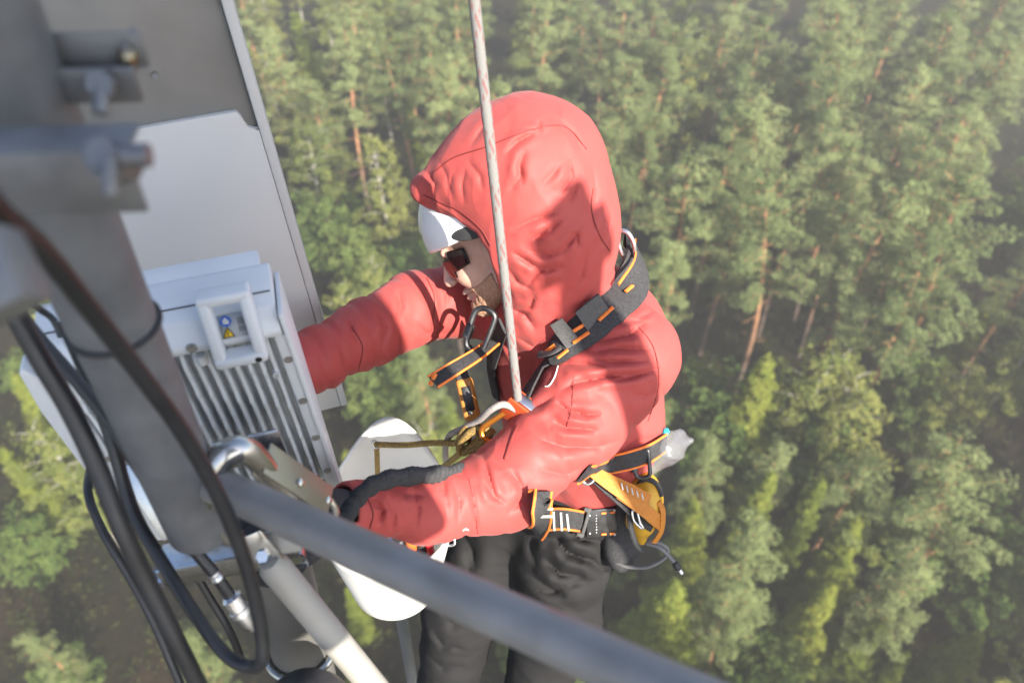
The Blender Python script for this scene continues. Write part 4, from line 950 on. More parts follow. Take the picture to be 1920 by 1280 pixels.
tail = braided('rope_tail', line_d([(972, 770, 1.42), (945, 758, 1.41), (920, 768, 1.42), (895, 790, 1.46), (862, 806, 1.50), (842, 818, 1.55), (835, 850, 1.66), (845, 900, 1.80)]), 0.0062, M_ropeg, 8, 0.016)
tag(tail, 'slack grey rope tail curving out of the orange descender', 'rope')
M_ropey = mat('ochre rope', (0.34, 0.22, 0.055), 0.8, noise=(420, (0.13, 0.09, 0.04), 0.08), bump=(420, 0.7, 0.002))
t = empty('bucket_sling', W(L(880, 822, 1.55)), 'ochre rope sling with a bulky knot tied to the white bucket', 'sling')
b = MB()
b.tube(line_d([(704, 833, 1.63), (760, 834, 1.60), (810, 830, 1.57), (855, 830, 1.53), (880, 822, 1.50)]), 0.0062, 12, 8)
b.tube(line_d([(884, 832, 1.50), (862, 850, 1.54), (840, 868, 1.60), (818, 886, 1.66)]), 0.0062, 12, 8)
b.build('sling_rope', M_ropey, t)
b = MB()
b.tube(line_d([(858, 832, 1.50), (872, 806, 1.48), (896, 798, 1.48), (902, 815, 1.47), (884, 838, 1.48), (868, 848, 1.50), (862, 836, 1.49), (880, 812, 1.465), (905, 803, 1.46), (918, 812, 1.46), (905, 830, 1.465), (880, 842, 1.47)]), 0.0075, 12, 8)
b.tube(line_d([(880, 846, 1.47), (900, 838, 1.46), (914, 818, 1.46), (925, 806, 1.455)]), 0.0065, 10, 8)
b.build('knot', M_ropey, t)

# yellow pouch on the hip
t = empty('tool_pouch', W(L(1195, 950, 1.62)), 'yellow pouch with orange strap and black edges on the worker hip', 'pouch')
M_yel = mat('yellow coated cloth', (0.60, 0.36, 0.03), 0.5, noise=(40, (0.46, 0.24, 0.016), 0.25), bump=(30, 0.35, 0.006))
M_amber = mat('amber webbing', (0.46, 0.17, 0.014), 0.65, noise=(200, (0.40, 0.14, 0.012), 0.2), bump=(400, 0.4, 0.002))
def pouch(p):
    a = ell_(p, L(1208, 942, 1.64), np.eye(3), (0.036, 0.062, 0.05)); a = smin(a, cap_(p, L(1200, 985, 1.64), L(1203, 1012, 1.66), 0.024, 0.010), 0.02)
    return a + 0.002 * wavy(p, 60, 4) - 0.002 * ridged(p, 40, 6)
solid_obj('pouch_body', pouch, L(1205, 960, 1.64) - 0.13, L(1205, 960, 1.64) + 0.13, 0.004, M_yel, t)
b = MB(); fw = Wd((0.2, 0.25, 0.95))
b.ribbon(line_d([(1106, 880, 1.545), (1140, 902, 1.555), (1180, 925, 1.565), (1215, 945, 1.575)]), [fw] * 4, [0.022, 0.030, 0.040, 0.040], 0.004, 6)
b.ribbon(line_d([(1160, 925, 1.565), (1200, 950, 1.57), (1232, 975, 1.59), (1240, 985, 1.63)]), [fw, fw, fw, Wd((0.8, 0.1, 0.5))], [0.020, 0.026, 0.028, 0.026], 0.004, 6)
b.ribbon(line_d([(1235, 940, 1.60), (1243, 960, 1.60), (1240, 995, 1.61), (1226, 1018, 1.62)]), [Wd((0.6, 0, 0.8))] * 4, 0.014, 0.004, 6)
b.build('pouch_strap', M_amber, t)
b = MB()
for k in range(5): 
    q = np.array([1166 + 9.5 * k, 911 + 4.6 * k]); b.tube(line_d([(q[0] - 1, q[1] - 6, 1.552), (q[0] + 2, q[1] + 7, 1.554)]), 0.0016, 5)
b.build('stitching', mat('grey stitching', (0.5, 0.5, 0.48), 0.8), t)
b = MB()
b.ribbon(line_d([(1102, 888, 1.56), (1140, 918, 1.575), (1175, 950, 1.585), (1200, 975, 1.59), (1222, 992, 1.60)]), [fw] * 5, [0.014, 0.020, 0.018, 0.016, 0.012], 0.005, 6)
b.tube(line_d([(1180, 960, 1.60), (1183, 990, 1.60), (1192, 1018, 1.62), (1206, 1034, 1.64)]), 0.006, 8, 5)
b.tube(line_d([(1196, 908, 1.62), (1212, 898, 1.61), (1232, 908, 1.61), (1240, 930, 1.61)]), 0.0055, 8, 5)
b.build('pouch_edging', M_web, t)
b = MB(); b.loop(line_d([(1186, 958, 1.575), (1194, 958, 1.575), (1200, 978, 1.58), (1206, 990, 1.585), (1198, 986, 1.585), (1188, 974, 1.58)]), 0.0024); b.build('ring', M_alloy, t)
# dark holster beneath the belt
def holster(p):
    a = ell_(p, L(1165, 1010, 1.74), np.array([[1, 0, 0], [0, 1, 0], [0, 0, 1.0]]), (0.042, 0.072, 0.040)); a = smin(a, cap_(p, L(1150, 950, 1.70), L(1172, 1035, 1.76), 0.034, 0.028), 0.02)
    return a - 0.002 * ridged(p, 36, 3)
tag(solid_obj('holster', holster, L(1163, 1000, 1.73) - 0.15, L(1163, 1000, 1.73) + 0.15, 0.0055, M_web), 'black cloth holster behind the yellow pouch at the hip', 'holster')
# clear plastic bag
M_clear = bpy.data.materials.new('clear plastic film'); M_clear.use_nodes = True
pb = M_clear.node_tree.nodes['Principled BSDF']; pb.inputs['Base Color'].default_value = (0.36, 0.38, 0.41, 1); pb.inputs['Roughness'].default_value = 0.18; pb.inputs['Alpha'].default_value = 0.24; pb.inputs['Coat Weight'].default_value = 0.6
bp = M_clear.node_tree.nodes.new('ShaderNodeBump'); bp.inputs['Strength'].default_value = 0.6; bp.inputs['Distance'].default_value = 0.004
tx = M_clear.node_tree.nodes.new('ShaderNodeTexNoise'); tx.inputs['Scale'].default_value = 60; tx.inputs['Detail'].default_value = 4; tcx = M_clear.node_tree.nodes.new('ShaderNodeTexCoord')
M_clear.node_tree.links.new(tcx.outputs['Object'], tx.inputs['Vector']); M_clear.node_tree.links.new(tx.outputs['Fac'], bp.inputs['Height']); M_clear.node_tree.links.new(bp.outputs['Normal'], pb.inputs['Normal'])
def plastic(p):
    a = cap_(p, L(1212, 888, 1.66), L(1250, 842, 1.64), 0.012, 0.027); a = smin(a, cap_(p, L(1250, 838, 1.64), L(1296, 826, 1.63), 0.027, 0.008), 0.03); a = smin(a, cap_(p, L(1245, 840, 1.64), L(1276, 812, 1.64), 0.02, 0.008), 0.02)
    return a - 0.005 * ridged(p, 34, 5) + 0.003 * wavy(p, 50, 7)
tag(solid_obj('plastic_bag', plastic, L(1250, 850, 1.64) - 0.12, L(1250, 850, 1.64) + 0.12, 0.0035, M_clear), 'crumpled clear plastic bag sticking out behind the waist belt', 'bag')
b = MB(); b.lathe(W(L(1248, 810, 1.63)), Wd((0.3, 0.9, 0.2)), [(-0.009, 0.003), (-0.006, 0.0065), (0.004, 0.007), (0.009, 0.003)], 12); tag(b.build('bottle_cap', mat('turquoise plastic', (0.03, 0.40, 0.50), 0.35)), 'small turquoise cap above the plastic bag', 'cap')
# cables from the pouch
M_grey = mat('grey cable sheath', (0.10, 0.10, 0.105), 0.4, noise=(40, (0.14, 0.14, 0.14), 0.2))
b = MB(); b.tube(line_d([(1150, 1052, 1.72), (1178, 1062, 1.70), (1215, 1062, 1.69), (1245, 1046, 1.69), (1252, 1030, 1.69), (1236, 1018, 1.68), (1215, 1016, 1.67)]), 0.0042, 10, 8)
b.tube(line_d([(1212, 1018, 1.655), (1236, 1026, 1.65), (1254, 1042, 1.65), (1266, 1056, 1.65)]), 0.0042, 10, 8); co = b.build('test_cable', M_grey); tag(co, 'short grey cable with a plug looping below the yellow pouch', 'cable')
b = MB(); b.lathe(W(L(1264, 1053, 1.65)), W(L(1277, 1073, 1.65)) - W(L(1264, 1053, 1.65)), [(0, 0.004), (0.004, 0.0075), (0.016, 0.0075), (0.018, 0.005)], 12); b.build('plug', M_black, co)
b = MB(); b.lathe(W(L(1274, 1068, 1.65)), W(L(1277, 1073, 1.65)) - W(L(1264, 1053, 1.65)), [(0, 0.0048), (0.009, 0.0048)], 12); b.build('plug_tip', M_alloy, co)

# ------------------------------------------------------------------ white bucket
M_bucket = mat('white bucket plastic', (0.70, 0.70, 0.68), 0.5, noise=(7, (0.52, 0.51, 0.48), 0.3), spec=0.4)
bc = Vector(W(L(728, 1119, 1.9))); bc = Vector(W(np.array([-0.276, -0.583, -1.9])))
t = empty('bucket', bc, 'white open bucket with a high rounded back hanging below the near arm', 'bucket')
def bucket_mesh():
    bm = bmesh.new(); N = 48; rings_ = []
    def wall(th): return 0.30 + 0.18 * max(0, math.sin(th)) ** 2.2         # low towards the tower, high behind
    def ring(t, inset, floor=False):
        out = []
        for k in range(N):
            th = 2 * math.pi * k / N; h = 0.012 + t * (wall(th) - 0.012) if not floor else 0.012
            r = 0.098 + 0.050 * min(1, h / 0.30) - 0.030 * max(0, (h - 0.30) / 0.18) * 1.0 - inset
            out.append(bm.verts.new((r * math.cos(th) * 0.98, r * math.sin(th), h)))
        return out
    prof = [ring(0, 0.05), ring(0, 0.018), ring(0.03, 0.004)] + [ring(q, 0) for q in (0.07, 0.2, 0.35, 0.5, 0.65, 0.8, 0.92, 1.0)] + [ring(1.0, 0.006)] + [ring(q, 0.006) for q in (0.9, 0.7, 0.5, 0.3, 0.1)] + [ring(0.02, 0.02), ring(0.02, 0.06)]
    for a, c in zip(prof[:-1], prof[1:]):
        for k in range(N): bm.faces.new((a[k], a[(k + 1) % N], c[(k + 1) % N], c[k]))
    bm.faces.new(prof[0][::-1]); bm.faces.new(prof[-1])
    bmesh.ops.recalc_face_normals(bm, faces=list(bm.faces)); me = bpy.data.meshes.new('bucket_shell'); bm.to_mesh(me); bm.free(); return me
o = mesh_obj('bucket_shell', bucket_mesh(), M_bucket); o.parent = t; o.rotation_euler = (R(-4), R(3), R(-6))
b = MB(); b.ribbon(line_d([(706, 832, 1.625), (707, 860, 1.66), (708, 895, 1.70)]), [VIEW] * 3, 0.011, 0.003, 5); b.build('rim_strap', M_ropey, t)
b = MB(); b.loop(line_d([(698, 828, 1.63), (706, 826, 1.63), (712, 834, 1.63), (704, 840, 1.635)]), 0.0022); b.loop(line_d([(838, 1010, 1.62), (850, 1008, 1.62), (852, 1020, 1.62), (840, 1022, 1.62)]), 0.0025); b.build('eyelet', M_alloy, t)
def tool(name, a, c, r, m, label, tip=None):
    b = MB(); a, c = W(L(*a)), W(L(*c)); v = c - a; ln = np.linalg.norm(v)
    b.lathe(a, v, [(0, r * 0.7), (ln * 0.04, r), (ln * 0.5, r * 0.92), (ln * 0.75, r * 1.05), (ln * 0.95, r), (ln, r * 0.6)], 12); o = b.build(name, m); tag(o, label, 'tool')
    b = MB(); b.lathe(c, v, [(0, r * 0.45), (0.07, r * 0.4), (0.075, r * 0.1)], 8); b.build('tip', tip or M_alloy, o)
tool('screwdriver', (770, 1006, 1.66), (774, 1066, 1.72), 0.012, mat('orange tool handle', (0.80, 0.16, 0.02), 0.4), 'orange handled screwdriver standing in the white bucket')
tool('marker_pen', (803, 1012, 1.66), (812, 1052, 1.72), 0.009, mat('red pen plastic', (0.55, 0.02, 0.03), 0.35), 'red marker pen in the white bucket beside the orange handle')
tool('cutter', (748, 1008, 1.68), (752, 1058, 1.74), 0.016, M_darkalloy, 'dark handled cutter lying in the white bucket')
tool('pliers', (792, 1014, 1.68), (788, 1060, 1.74), 0.012, M_web, 'black handled pliers between the orange and the red tool')
tool('screwdriver', (735, 1012, 1.68), (738, 1055, 1.74), 0.008, mat('blue tool handle', (0.05, 0.08, 0.30), 0.4), 'blue handled screwdriver at the left of the tools in the bucket')
tool('wrench', (722, 1020, 1.68), (728, 1060, 1.74), 0.007, M_alloy, 'bright wrench leaning on the left wall of the bucket')
# ------------------------------------------------------------------ forest floor
def add_attr_color(me, name, cols):
    a = me.color_attributes.new(name, 'FLOAT_COLOR', 'FACE' if False else 'POINT')
    a.data.foreach_set('color', np.asarray(cols, np.float32).ravel())

def floor_material():
    m = bpy.data.materials.new('forest floor'); m.use_nodes = True
    n = m.node_tree.nodes; l = m.node_tree.links; b = n['Principled BSDF']
    tc = n.new('ShaderNodeTexCoord')
    t1 = n.new('ShaderNodeTexNoise'); t1.inputs['Scale'].default_value = 0.22; t1.inputs['Detail'].default_value = 8
    t2 = n.new('ShaderNodeTexNoise'); t2.inputs['Scale'].default_value = 2.6; t2.inputs['Detail'].default_value = 6
    l.new(tc.outputs['Object'], t1.inputs['Vector']); l.new(tc.outputs['Object'], t2.inputs['Vector'])
    r1 = n.new('ShaderNodeValToRGB'); cr = r1.color_ramp
    cr.elements[0].position = 0.36; cr.elements[0].color = (0.009, 0.011, 0.005, 1)
    cr.elements[1].position = 0.66; cr.elements[1].color = (0.022, 0.015, 0.009, 1)
    e = cr.elements.new(0.5); e.color = (0.013, 0.012, 0.006, 1)
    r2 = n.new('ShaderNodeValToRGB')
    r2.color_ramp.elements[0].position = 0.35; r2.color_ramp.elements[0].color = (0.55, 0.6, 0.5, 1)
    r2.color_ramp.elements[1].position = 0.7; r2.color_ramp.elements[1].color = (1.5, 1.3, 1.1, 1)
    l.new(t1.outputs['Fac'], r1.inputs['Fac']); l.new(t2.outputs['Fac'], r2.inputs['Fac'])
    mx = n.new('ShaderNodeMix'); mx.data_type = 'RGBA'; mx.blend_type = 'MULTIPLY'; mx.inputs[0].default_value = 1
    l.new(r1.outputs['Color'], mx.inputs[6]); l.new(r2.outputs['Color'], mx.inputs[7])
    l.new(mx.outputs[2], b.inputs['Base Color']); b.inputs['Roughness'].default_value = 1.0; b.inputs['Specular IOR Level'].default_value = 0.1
    return m

rng = np.random.default_rng(11)
random.seed(5)
def ground_z(x, y):
    return 0.35 * np.sin(x * 0.07 + 1.2) + 0.3 * np.sin(y * 0.09 + 0.4) + 0.2 * np.sin(x * 0.21 - y * 0.17)

nx, ny = 161, 161
gx = np.linspace(-420, 420, nx); gy = np.linspace(-160, 680, ny)
XX, YY = np.meshgrid(gx, gy, indexing='ij')
gv = np.stack([XX, YY, ground_z(XX, YY)], -1).reshape(-1, 3)
ii = np.arange(nx * ny).reshape(nx, ny)
gf = np.stack([ii[:-1, :-1], ii[1:, :-1], ii[1:, 1:], ii[:-1, 1:]], -1).reshape(-1, 4)
me = bpy.data.meshes.new('ground'); me.from_pydata(gv.tolist(), [], gf.tolist())
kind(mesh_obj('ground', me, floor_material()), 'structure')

def leaf_material(name, cols, rough=0.75, trans=0.35):
    """needles and leaves: colour wanders from clump to clump and from tree to tree"""
    m = bpy.data.materials.new(name); m.use_nodes = True
    n = m.node_tree.nodes; l = m.node_tree.links
    n.remove(n['Principled BSDF']); out = n['Material Output']
    g = n.new('ShaderNodeNewGeometry'); oi = n.new('ShaderNodeObjectInfo')
    tc = n.new('ShaderNodeTexCoord')
    t = n.new('ShaderNodeTexNoise'); t.inputs['Scale'].default_value = 0.9; t.inputs['Detail'].default_value = 2
    l.new(tc.outputs['Object'], t.inputs['Vector'])
    a = n.new('ShaderNodeMath'); a.operation = 'MULTIPLY_ADD'; a.inputs[1].default_value = 0.45; a.inputs[2].default_value = -0.2
    l.new(g.outputs['Random Per Island'], a.inputs[0])
    b2 = n.new('ShaderNodeMath'); b2.operation = 'ADD'; l.new(a.outputs[0], b2.inputs[0]); l.new(t.outputs['Fac'], b2.inputs[1])
    c2 = n.new('ShaderNodeMath'); c2.operation = 'MULTIPLY_ADD'; c2.inputs[1].default_value = 0.5; c2.inputs[2].default_value = -0.25
    l.new(oi.outputs['Random'], c2.inputs[0])
    s = n.new('ShaderNodeMath'); s.operation = 'ADD'; l.new(b2.outputs[0], s.inputs[0]); l.new(c2.outputs[0], s.inputs[1])
    r = n.new('ShaderNodeValToRGB'); cr = r.color_ramp
    cr.elements[0].position = 0.15; cr.elements[0].color = (*cols[0], 1)
    cr.elements[1].position = 0.9; cr.elements[1].color = (*cols[-1], 1)
    for k, c in enumerate(cols[1:-1]):
        e = cr.elements.new(0.15 + 0.75 * (k + 1) / (len(cols) - 1)); e.color = (*c, 1)
    l.new(s.outputs[0], r.inputs['Fac'])
    d = n.new('ShaderNodeBsdfDiffuse'); tr = n.new('ShaderNodeBsdfTranslucent'); mx = n.new('ShaderNodeMixShader'); mx.inputs[0].default_value = trans
    l.new(r.outputs['Color'], d.inputs['Color']); l.new(r.outputs['Color'], tr.inputs['Color'])
    l.new(d.outputs[0], mx.inputs[1]); l.new(tr.outputs[0], mx.inputs[2]); l.new(mx.outputs[0], out.inputs['Surface'])
    return m

M_pine = leaf_material('pine needles', [(0.102, 0.138, 0.052), (0.188, 0.230, 0.095), (0.285, 0.325, 0.140)])
M_spruce = leaf_material('spruce needles', [(0.095, 0.130, 0.028), (0.190, 0.230, 0.042), (0.28, 0.300, 0.060)])
M_birch = leaf_material('birch leaves', [(0.115, 0.150, 0.042), (0.205, 0.235, 0.065), (0.30, 0.300, 0.090)], trans=0.45)
M_rowan = leaf_material('broad leaves', [(0.070, 0.120, 0.033), (0.130, 0.185, 0.052), (0.20, 0.245, 0.075)], trans=0.45)
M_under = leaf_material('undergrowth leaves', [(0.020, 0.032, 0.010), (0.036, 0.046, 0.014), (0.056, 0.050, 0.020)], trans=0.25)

def bark_material(name, low, high, h0, h1):
    m = bpy.data.materials.new(name); m.use_nodes = True
    n = m.node_tree.nodes; l = m.node_tree.links; b = n['Principled BSDF']
    tc = n.new('ShaderNodeTexCoord'); sp = n.new('ShaderNodeSeparateXYZ'); l.new(tc.outputs['Object'], sp.inputs[0])
    mr = n.new('ShaderNodeMapRange'); mr.inputs[1].default_value = h0; mr.inputs[2].default_value = h1; l.new(sp.outputs['Z'], mr.inputs[0])
    t = n.new('ShaderNodeTexNoise'); t.inputs['Scale'].default_value = 5; t.inputs['Detail'].default_value = 5; l.new(tc.outputs['Object'], t.inputs['Vector'])
    mx = n.new('ShaderNodeMix'); mx.data_type = 'RGBA'; mx.inputs[6].default_value = (*low, 1); mx.inputs[7].default_value = (*high, 1); l.new(mr.outputs[0], mx.inputs[0])
    r = n.new('ShaderNodeValToRGB'); r.color_ramp.elements[0].position = 0.35; r.color_ramp.elements[0].color = (0.45, 0.45, 0.45, 1)
    r.color_ramp.elements[1].position = 0.65; r.color_ramp.elements[1].color = (1.15, 1.15, 1.15, 1); l.new(t.outputs['Fac'], r.inputs[0])
    mu = n.new('ShaderNodeMix'); mu.data_type = 'RGBA'; mu.blend_type = 'MULTIPLY'; mu.inputs[0].default_value = 1
    l.new(mx.outputs[2], mu.inputs[6]); l.new(r.outputs['Color'], mu.inputs[7]); l.new(mu.outputs[2], b.inputs['Base Color'])
    b.inputs['Roughness'].default_value = 0.9
    return m
M_pbark = bark_material('pine bark', (0.15, 0.105, 0.085), (0.50, 0.25, 0.125), 3, 8)
M_sbark = bark_material('spruce bark', (0.10, 0.075, 0.06), (0.13, 0.09, 0.07), 1, 8)
M_bbark = bark_material('birch bark', (0.30, 0.28, 0.25), (0.55, 0.52, 0.47), 0.5, 4)

class LB:
    """collects leaf quads and branch tubes as plain arrays"""
    def __init__(s): s.v = []; s.f = []; s.n = 0
    def quads(s, c, size, up=0.35, asp=0.45, axis=None, out=0.9):
        """small randomly turned rhombic leaves at centres c"""
        k = len(c)
        if k == 0: return
        nrm = rng.normal(size=(k, 3)); nrm[:, 2] = np.abs(nrm[:, 2]) + up
        if axis is not None:
            o_ = c - axis; o_[:, 2] *= 0.4; nrm = nrm * 0.75 + out * 1.3 * o_ / (np.linalg.norm(o_, axis=1, keepdims=True) + 0.2)
        nrm /= np.linalg.norm(nrm, axis=1, keepdims=True)
        a = rng.normal(size=(k, 3)); a -= (a * nrm).sum(1, keepdims=True) * nrm; a /= np.linalg.norm(a, axis=1, keepdims=True)
        b = np.cross(nrm, a); sz = size * rng.uniform(0.6, 1.35, (k, 1))
        v = np.stack([c - a * sz, c - b * sz * asp, c + a * sz, c + b * sz * asp], 1).reshape(-1, 3)
        f = np.arange(4 * k).reshape(k, 4) + s.n
        s.v.append(v); s.f.append(f); s.n += 4 * k
    def tube(s, pts, rad, sides=6):
        pts = np.asarray(pts, float); k = len(pts)
        t = np.gradient(pts, axis=0); t /= np.linalg.norm(t, axis=1, keepdims=True) + 1e-9
        ref = np.array([1.0, 0, 0]) if abs(t[0][0]) < 0.8 else np.array([0, 1.0, 0])
        u = np.cross(t, ref); u /= np.linalg.norm(u, axis=1, keepdims=True); w_ = np.cross(t, u)
        an = np.linspace(0, 2 * np.pi, sides, endpoint=False)
        ring = pts[:, None] + np.asarray(rad)[:, None, None] * (u[:, None] * np.cos(an)[None, :, None] + w_[:, None] * np.sin(an)[None, :, None])
        i = np.arange(k * sides).reshape(k, sides); j = np.roll(i, -1, 1)
        f = np.stack([i[:-1], j[:-1], j[1:], i[1:]], -1).reshape(-1, 4) + s.n
        s.v.append(ring.reshape(-1, 3)); s.f.append(f); s.n += k * sides
    def mesh(s, name):
        me = bpy.data.meshes.new(name)
        v = np.concatenate(s.v).astype(np.float32); f = np.concatenate(s.f).astype(np.int32)
        me.vertices.add(len(v)); me.vertices.foreach_set('co', v.ravel())
        me.loops.add(f.size); me.loops.foreach_set('vertex_index', f.ravel())
        me.polygons.add(len(f)); me.polygons.foreach_set('loop_start', np.arange(0, f.size, 4, dtype=np.int32))
        me.update(calc_edges=True)
        return me

def blob(c, r, k, flat=0.7):
    d = rng.normal(size=(k, 3)); d /= np.linalg.norm(d, axis=1, keepdims=True)
    d *= (rng.uniform(0.25, 1, (k, 1)) ** 0.5) * r; d[:, 2] *= flat
    return c + d

def pine_meshes(h, base, wid, seed):
    global rng; rng = np.random.default_rng(seed)
    tr = LB(); cr = LB()
    lean = rng.normal(size=2) * 0.025 * h
    def axis(t): return np.array([lean[0] * t * t + 0.15 * math.sin(t * 5 + seed), lean[1] * t * t + 0.12 * math.cos(t * 6 + seed), h * t])
    ts = np.linspace(0, 0.97, 12)
    tr.tube([axis(t) for t in ts], [0.185 * (1 - 0.8 * t) * h / 18 + 0.015 for t in ts], 8)
    t = base; ang = rng.uniform(0, 6)
    while t < 0.985:
        rel = (t - base) / (1 - base)
        prof = wid * min(1.0, (1 - rel) ** 0.62 * 1.05 + 0.06) * (0.62 + 0.38 * min(1, rel * 4))
        for k in range(rng.integers(3, 6)):
            ang += 2.1 + rng.normal() * 0.5
            ln = prof * rng.uniform(0.70, 1.08)
            p0 = axis(t); tip = p0 + np.array([math.cos(ang) * ln, math.sin(ang) * ln, (0.10 + 0.5 * rel) * ln + rng.normal() * 0.12])
            mid = (p0 + tip) / 2 + np.array([0, 0, -0.05 * ln])
            tr.tube([p0, mid, tip], [0.045 * (1 - 0.6 * rel), 0.03 * (1 - 0.5 * rel), 0.012], 4)
            for q in np.linspace(0.30, 1.0, max(2, int(ln / 0.42))):
                c = p0 + (tip - p0) * q + rng.normal(size=3) * 0.12
                cr.quads(blob(c, 0.34 + 0.2 * rng.uniform(), 64, 0.66), 0.108, 0.35, 0.30, p0 - np.array([0, 0, 0.5]))
        t += (0.034 + 0.018 * rng.uniform()) * 18 / h
    cr.quads(blob(axis(0.985), 0.34, 40, 1.2), 0.12)
    for q in range(7):                                   # a few dead stubs below the crown
        t = rng.uniform(base * 0.45, base); a = rng.uniform(0, 6.3); p0 = axis(t)
        tr.tube([p0, p0 + np.array([math.cos(a), math.sin(a), -0.1]) * rng.uniform(0.4, 1.1)], [0.03, 0.01], 4)
    return tr.mesh('trunk'), cr.mesh('crown')

def spruce_meshes(h, wid, seed):
    global rng; rng = np.random.default_rng(seed)
    tr = LB(); cr = LB()
    ts = np.linspace(0, 1, 8)
    tr.tube([(0.05 * math.sin(3 * t), 0, h * t) for t in ts], [0.13 * (1 - 0.9 * t) * h / 12 + 0.01 for t in ts], 7)
    t = 0.10; ang = 0
    while t < 0.985:
        prof = wid * (1 - t) ** 0.85 + 0.07
        for k in range(int(5 + 4 * (1 - t))):
            ang += 2.4 + rng.normal() * 0.3
            ln = prof * rng.uniform(0.6, 1.15)
            p0 = np.array([0, 0, h * t]); tip = p0 + np.array([math.cos(ang) * ln, math.sin(ang) * ln, -0.22 * ln + rng.normal() * 0.06])
            tr.tube([p0, tip], [0.025, 0.008], 4)
            side = np.array([-math.sin(ang), math.cos(ang), 0])
            for q in np.linspace(0.25, 1, max(2, int(ln / 0.22))):
                wq = 0.34 * ln * (1.1 - q) + 0.07
                for sgn in (-1, 0, 1):
                    c = p0 + (tip - p0) * q + side * sgn * wq
                    cr.quads(blob(c, 0.22, 10, 0.5), 0.115, 0.7, 0.36, p0)
        t += (0.030 + 0.012 * rng.uniform()) * 11 / h
    cr.quads(np.array([0, 0, h]) + rng.normal(size=(16, 3)) * np.array([0.05, 0.05, 0.16]), 0.09)
    return tr.mesh('trunk'), cr.mesh('crown')

def leafy_meshes(h, base, wid, seed, leaf=0.10, dens=1.0, droop=0.0):
    global rng; rng = np.random.default_rng(seed)
    tr = LB(); cr = LB()
    lean = rng.normal(size=2) * 0.06 * h
    def axis(t): return np.array([lean[0] * t + 0.2 * math.sin(t * 4 + seed), lean[1] * t + 0.2 * math.cos(3 * t + seed), h * t])
    ts = np.linspace(0, 0.96, 9)
    tr.tube([axis(t) for t in ts], [0.11 * (1 - 0.85 * t) * h / 13 + 0.01 for t in ts], 7)
    nb = int(34 * dens)
    for k in range(nb):
        t = base + (0.98 - base) * (k + rng.uniform()) / nb; rel = (t - base) / (1 - base)
        prof = wid * math.sin(math.pi * min(1, 0.18 + 0.80 * rel)) ** 0.7
        ang = k * 2.4 + rng.normal() * 0.4; ln = prof * rng.uniform(0.5, 1.15)
        p0 = axis(t); tip = p0 + np.array([math.cos(ang) * ln, math.sin(ang) * ln, 0.65 * ln - droop * ln])
        tr.tube([p0, (p0 + tip) / 2 + np.array([0, 0, 0.06]), tip], [0.03, 0.018, 0.006], 4)
        for q in np.linspace(0.3, 1.0, max(2, int(ln / 0.34))):
            c = p0 + (tip - p0) * q + rng.normal(size=3) * 0.16
            cr.quads(blob(c, 0.36, int(22 * dens), 0.85), leaf, 0.3, 0.6, p0 - np.array([0, 0, 0.4]))
    return tr.mesh('trunk'), cr.mesh('crown')

class Kind: pass
protos = {}
def proto(key, meshes, bark, leaf):
    out = []
    for tm, cm in meshes:
        tm.materials.append(bark); cm.materials.append(leaf)
        tm.polygons.foreach_set('use_smooth', [True] * len(tm.polygons))
        out.append((tm, cm))
    protos[key] = out
proto('pine', [pine_meshes(18, b, wd, s) for b, wd, s in ((0.54, 3.0, 1), (0.44, 2.6, 2), (0.58, 3.3, 3), (0.36, 2.5, 4), (0.52, 2.3, 5))], M_pbark, M_pine)
proto('spruce', [spruce_meshes(12, wd, s) for wd, s in ((2.2, 21), (1.8, 22), (2.6, 23))], M_sbark, M_spruce)
proto('birch', [leafy_meshes(14, b, wd, s, 0.11, 1.25, 0.35) for b, wd, s in ((0.30, 2.5, 31), (0.36, 2.1, 32), (0.25, 2.8, 33))], M_bbark, M_birch)
proto('rowan', [leafy_meshes(8, b, wd, s, 0.125, 1.35) for b, wd, s in ((0.15, 2.6, 41), (0.2, 2.2, 42), (0.12, 2.9, 43))], M_sbark, M_rowan)

HT = {'pine': 18.0, 'spruce': 12.0, 'birch': 14.0, 'rowan': 8.0}
NAME = {'pine': 'pine_tree', 'spruce': 'spruce_tree', 'birch': 'birch_tree', 'rowan': 'broadleaf_tree'}
LOOK = {'pine': ['pine with rounded grey green crown and bare orange trunk', 'pine with long ragged green crown', 'pine with wide open crown on a tall bare trunk', 'pine leafed low with dense bushy crown', 'slim pine with narrow crown'],
        'spruce': ['yellow green conical spruce', 'slender light green spruce', 'broad bushy yellow green spruce'],
        'birch': ['pale trunked birch with light leaves', 'thin birch with sparse yellowish crown', 'leaning birch with full pale crown'],
        'rowan': ['low rounded broadleaf tree', 'small bright green leafy tree', 'spreading dark green leafy tree']}
placed = []
def treetop(px, py, h):
    """where a tree of height h stands whose top the photograph shows at (px, py)"""
    o = MC.translation; d = (P(px, py, 1.0) - o); t = (h + 0.0 - o.z) / d.z
    q = o + d * t; return q.x, q.y
MCi = MC.inverted()
def pix(x, y, z):
    q = MCi @ Vector((x, y, z))
    if q.z > -0.1: return None
    return 960 + F * q.x / -q.z, 640 - F * q.y / -q.z
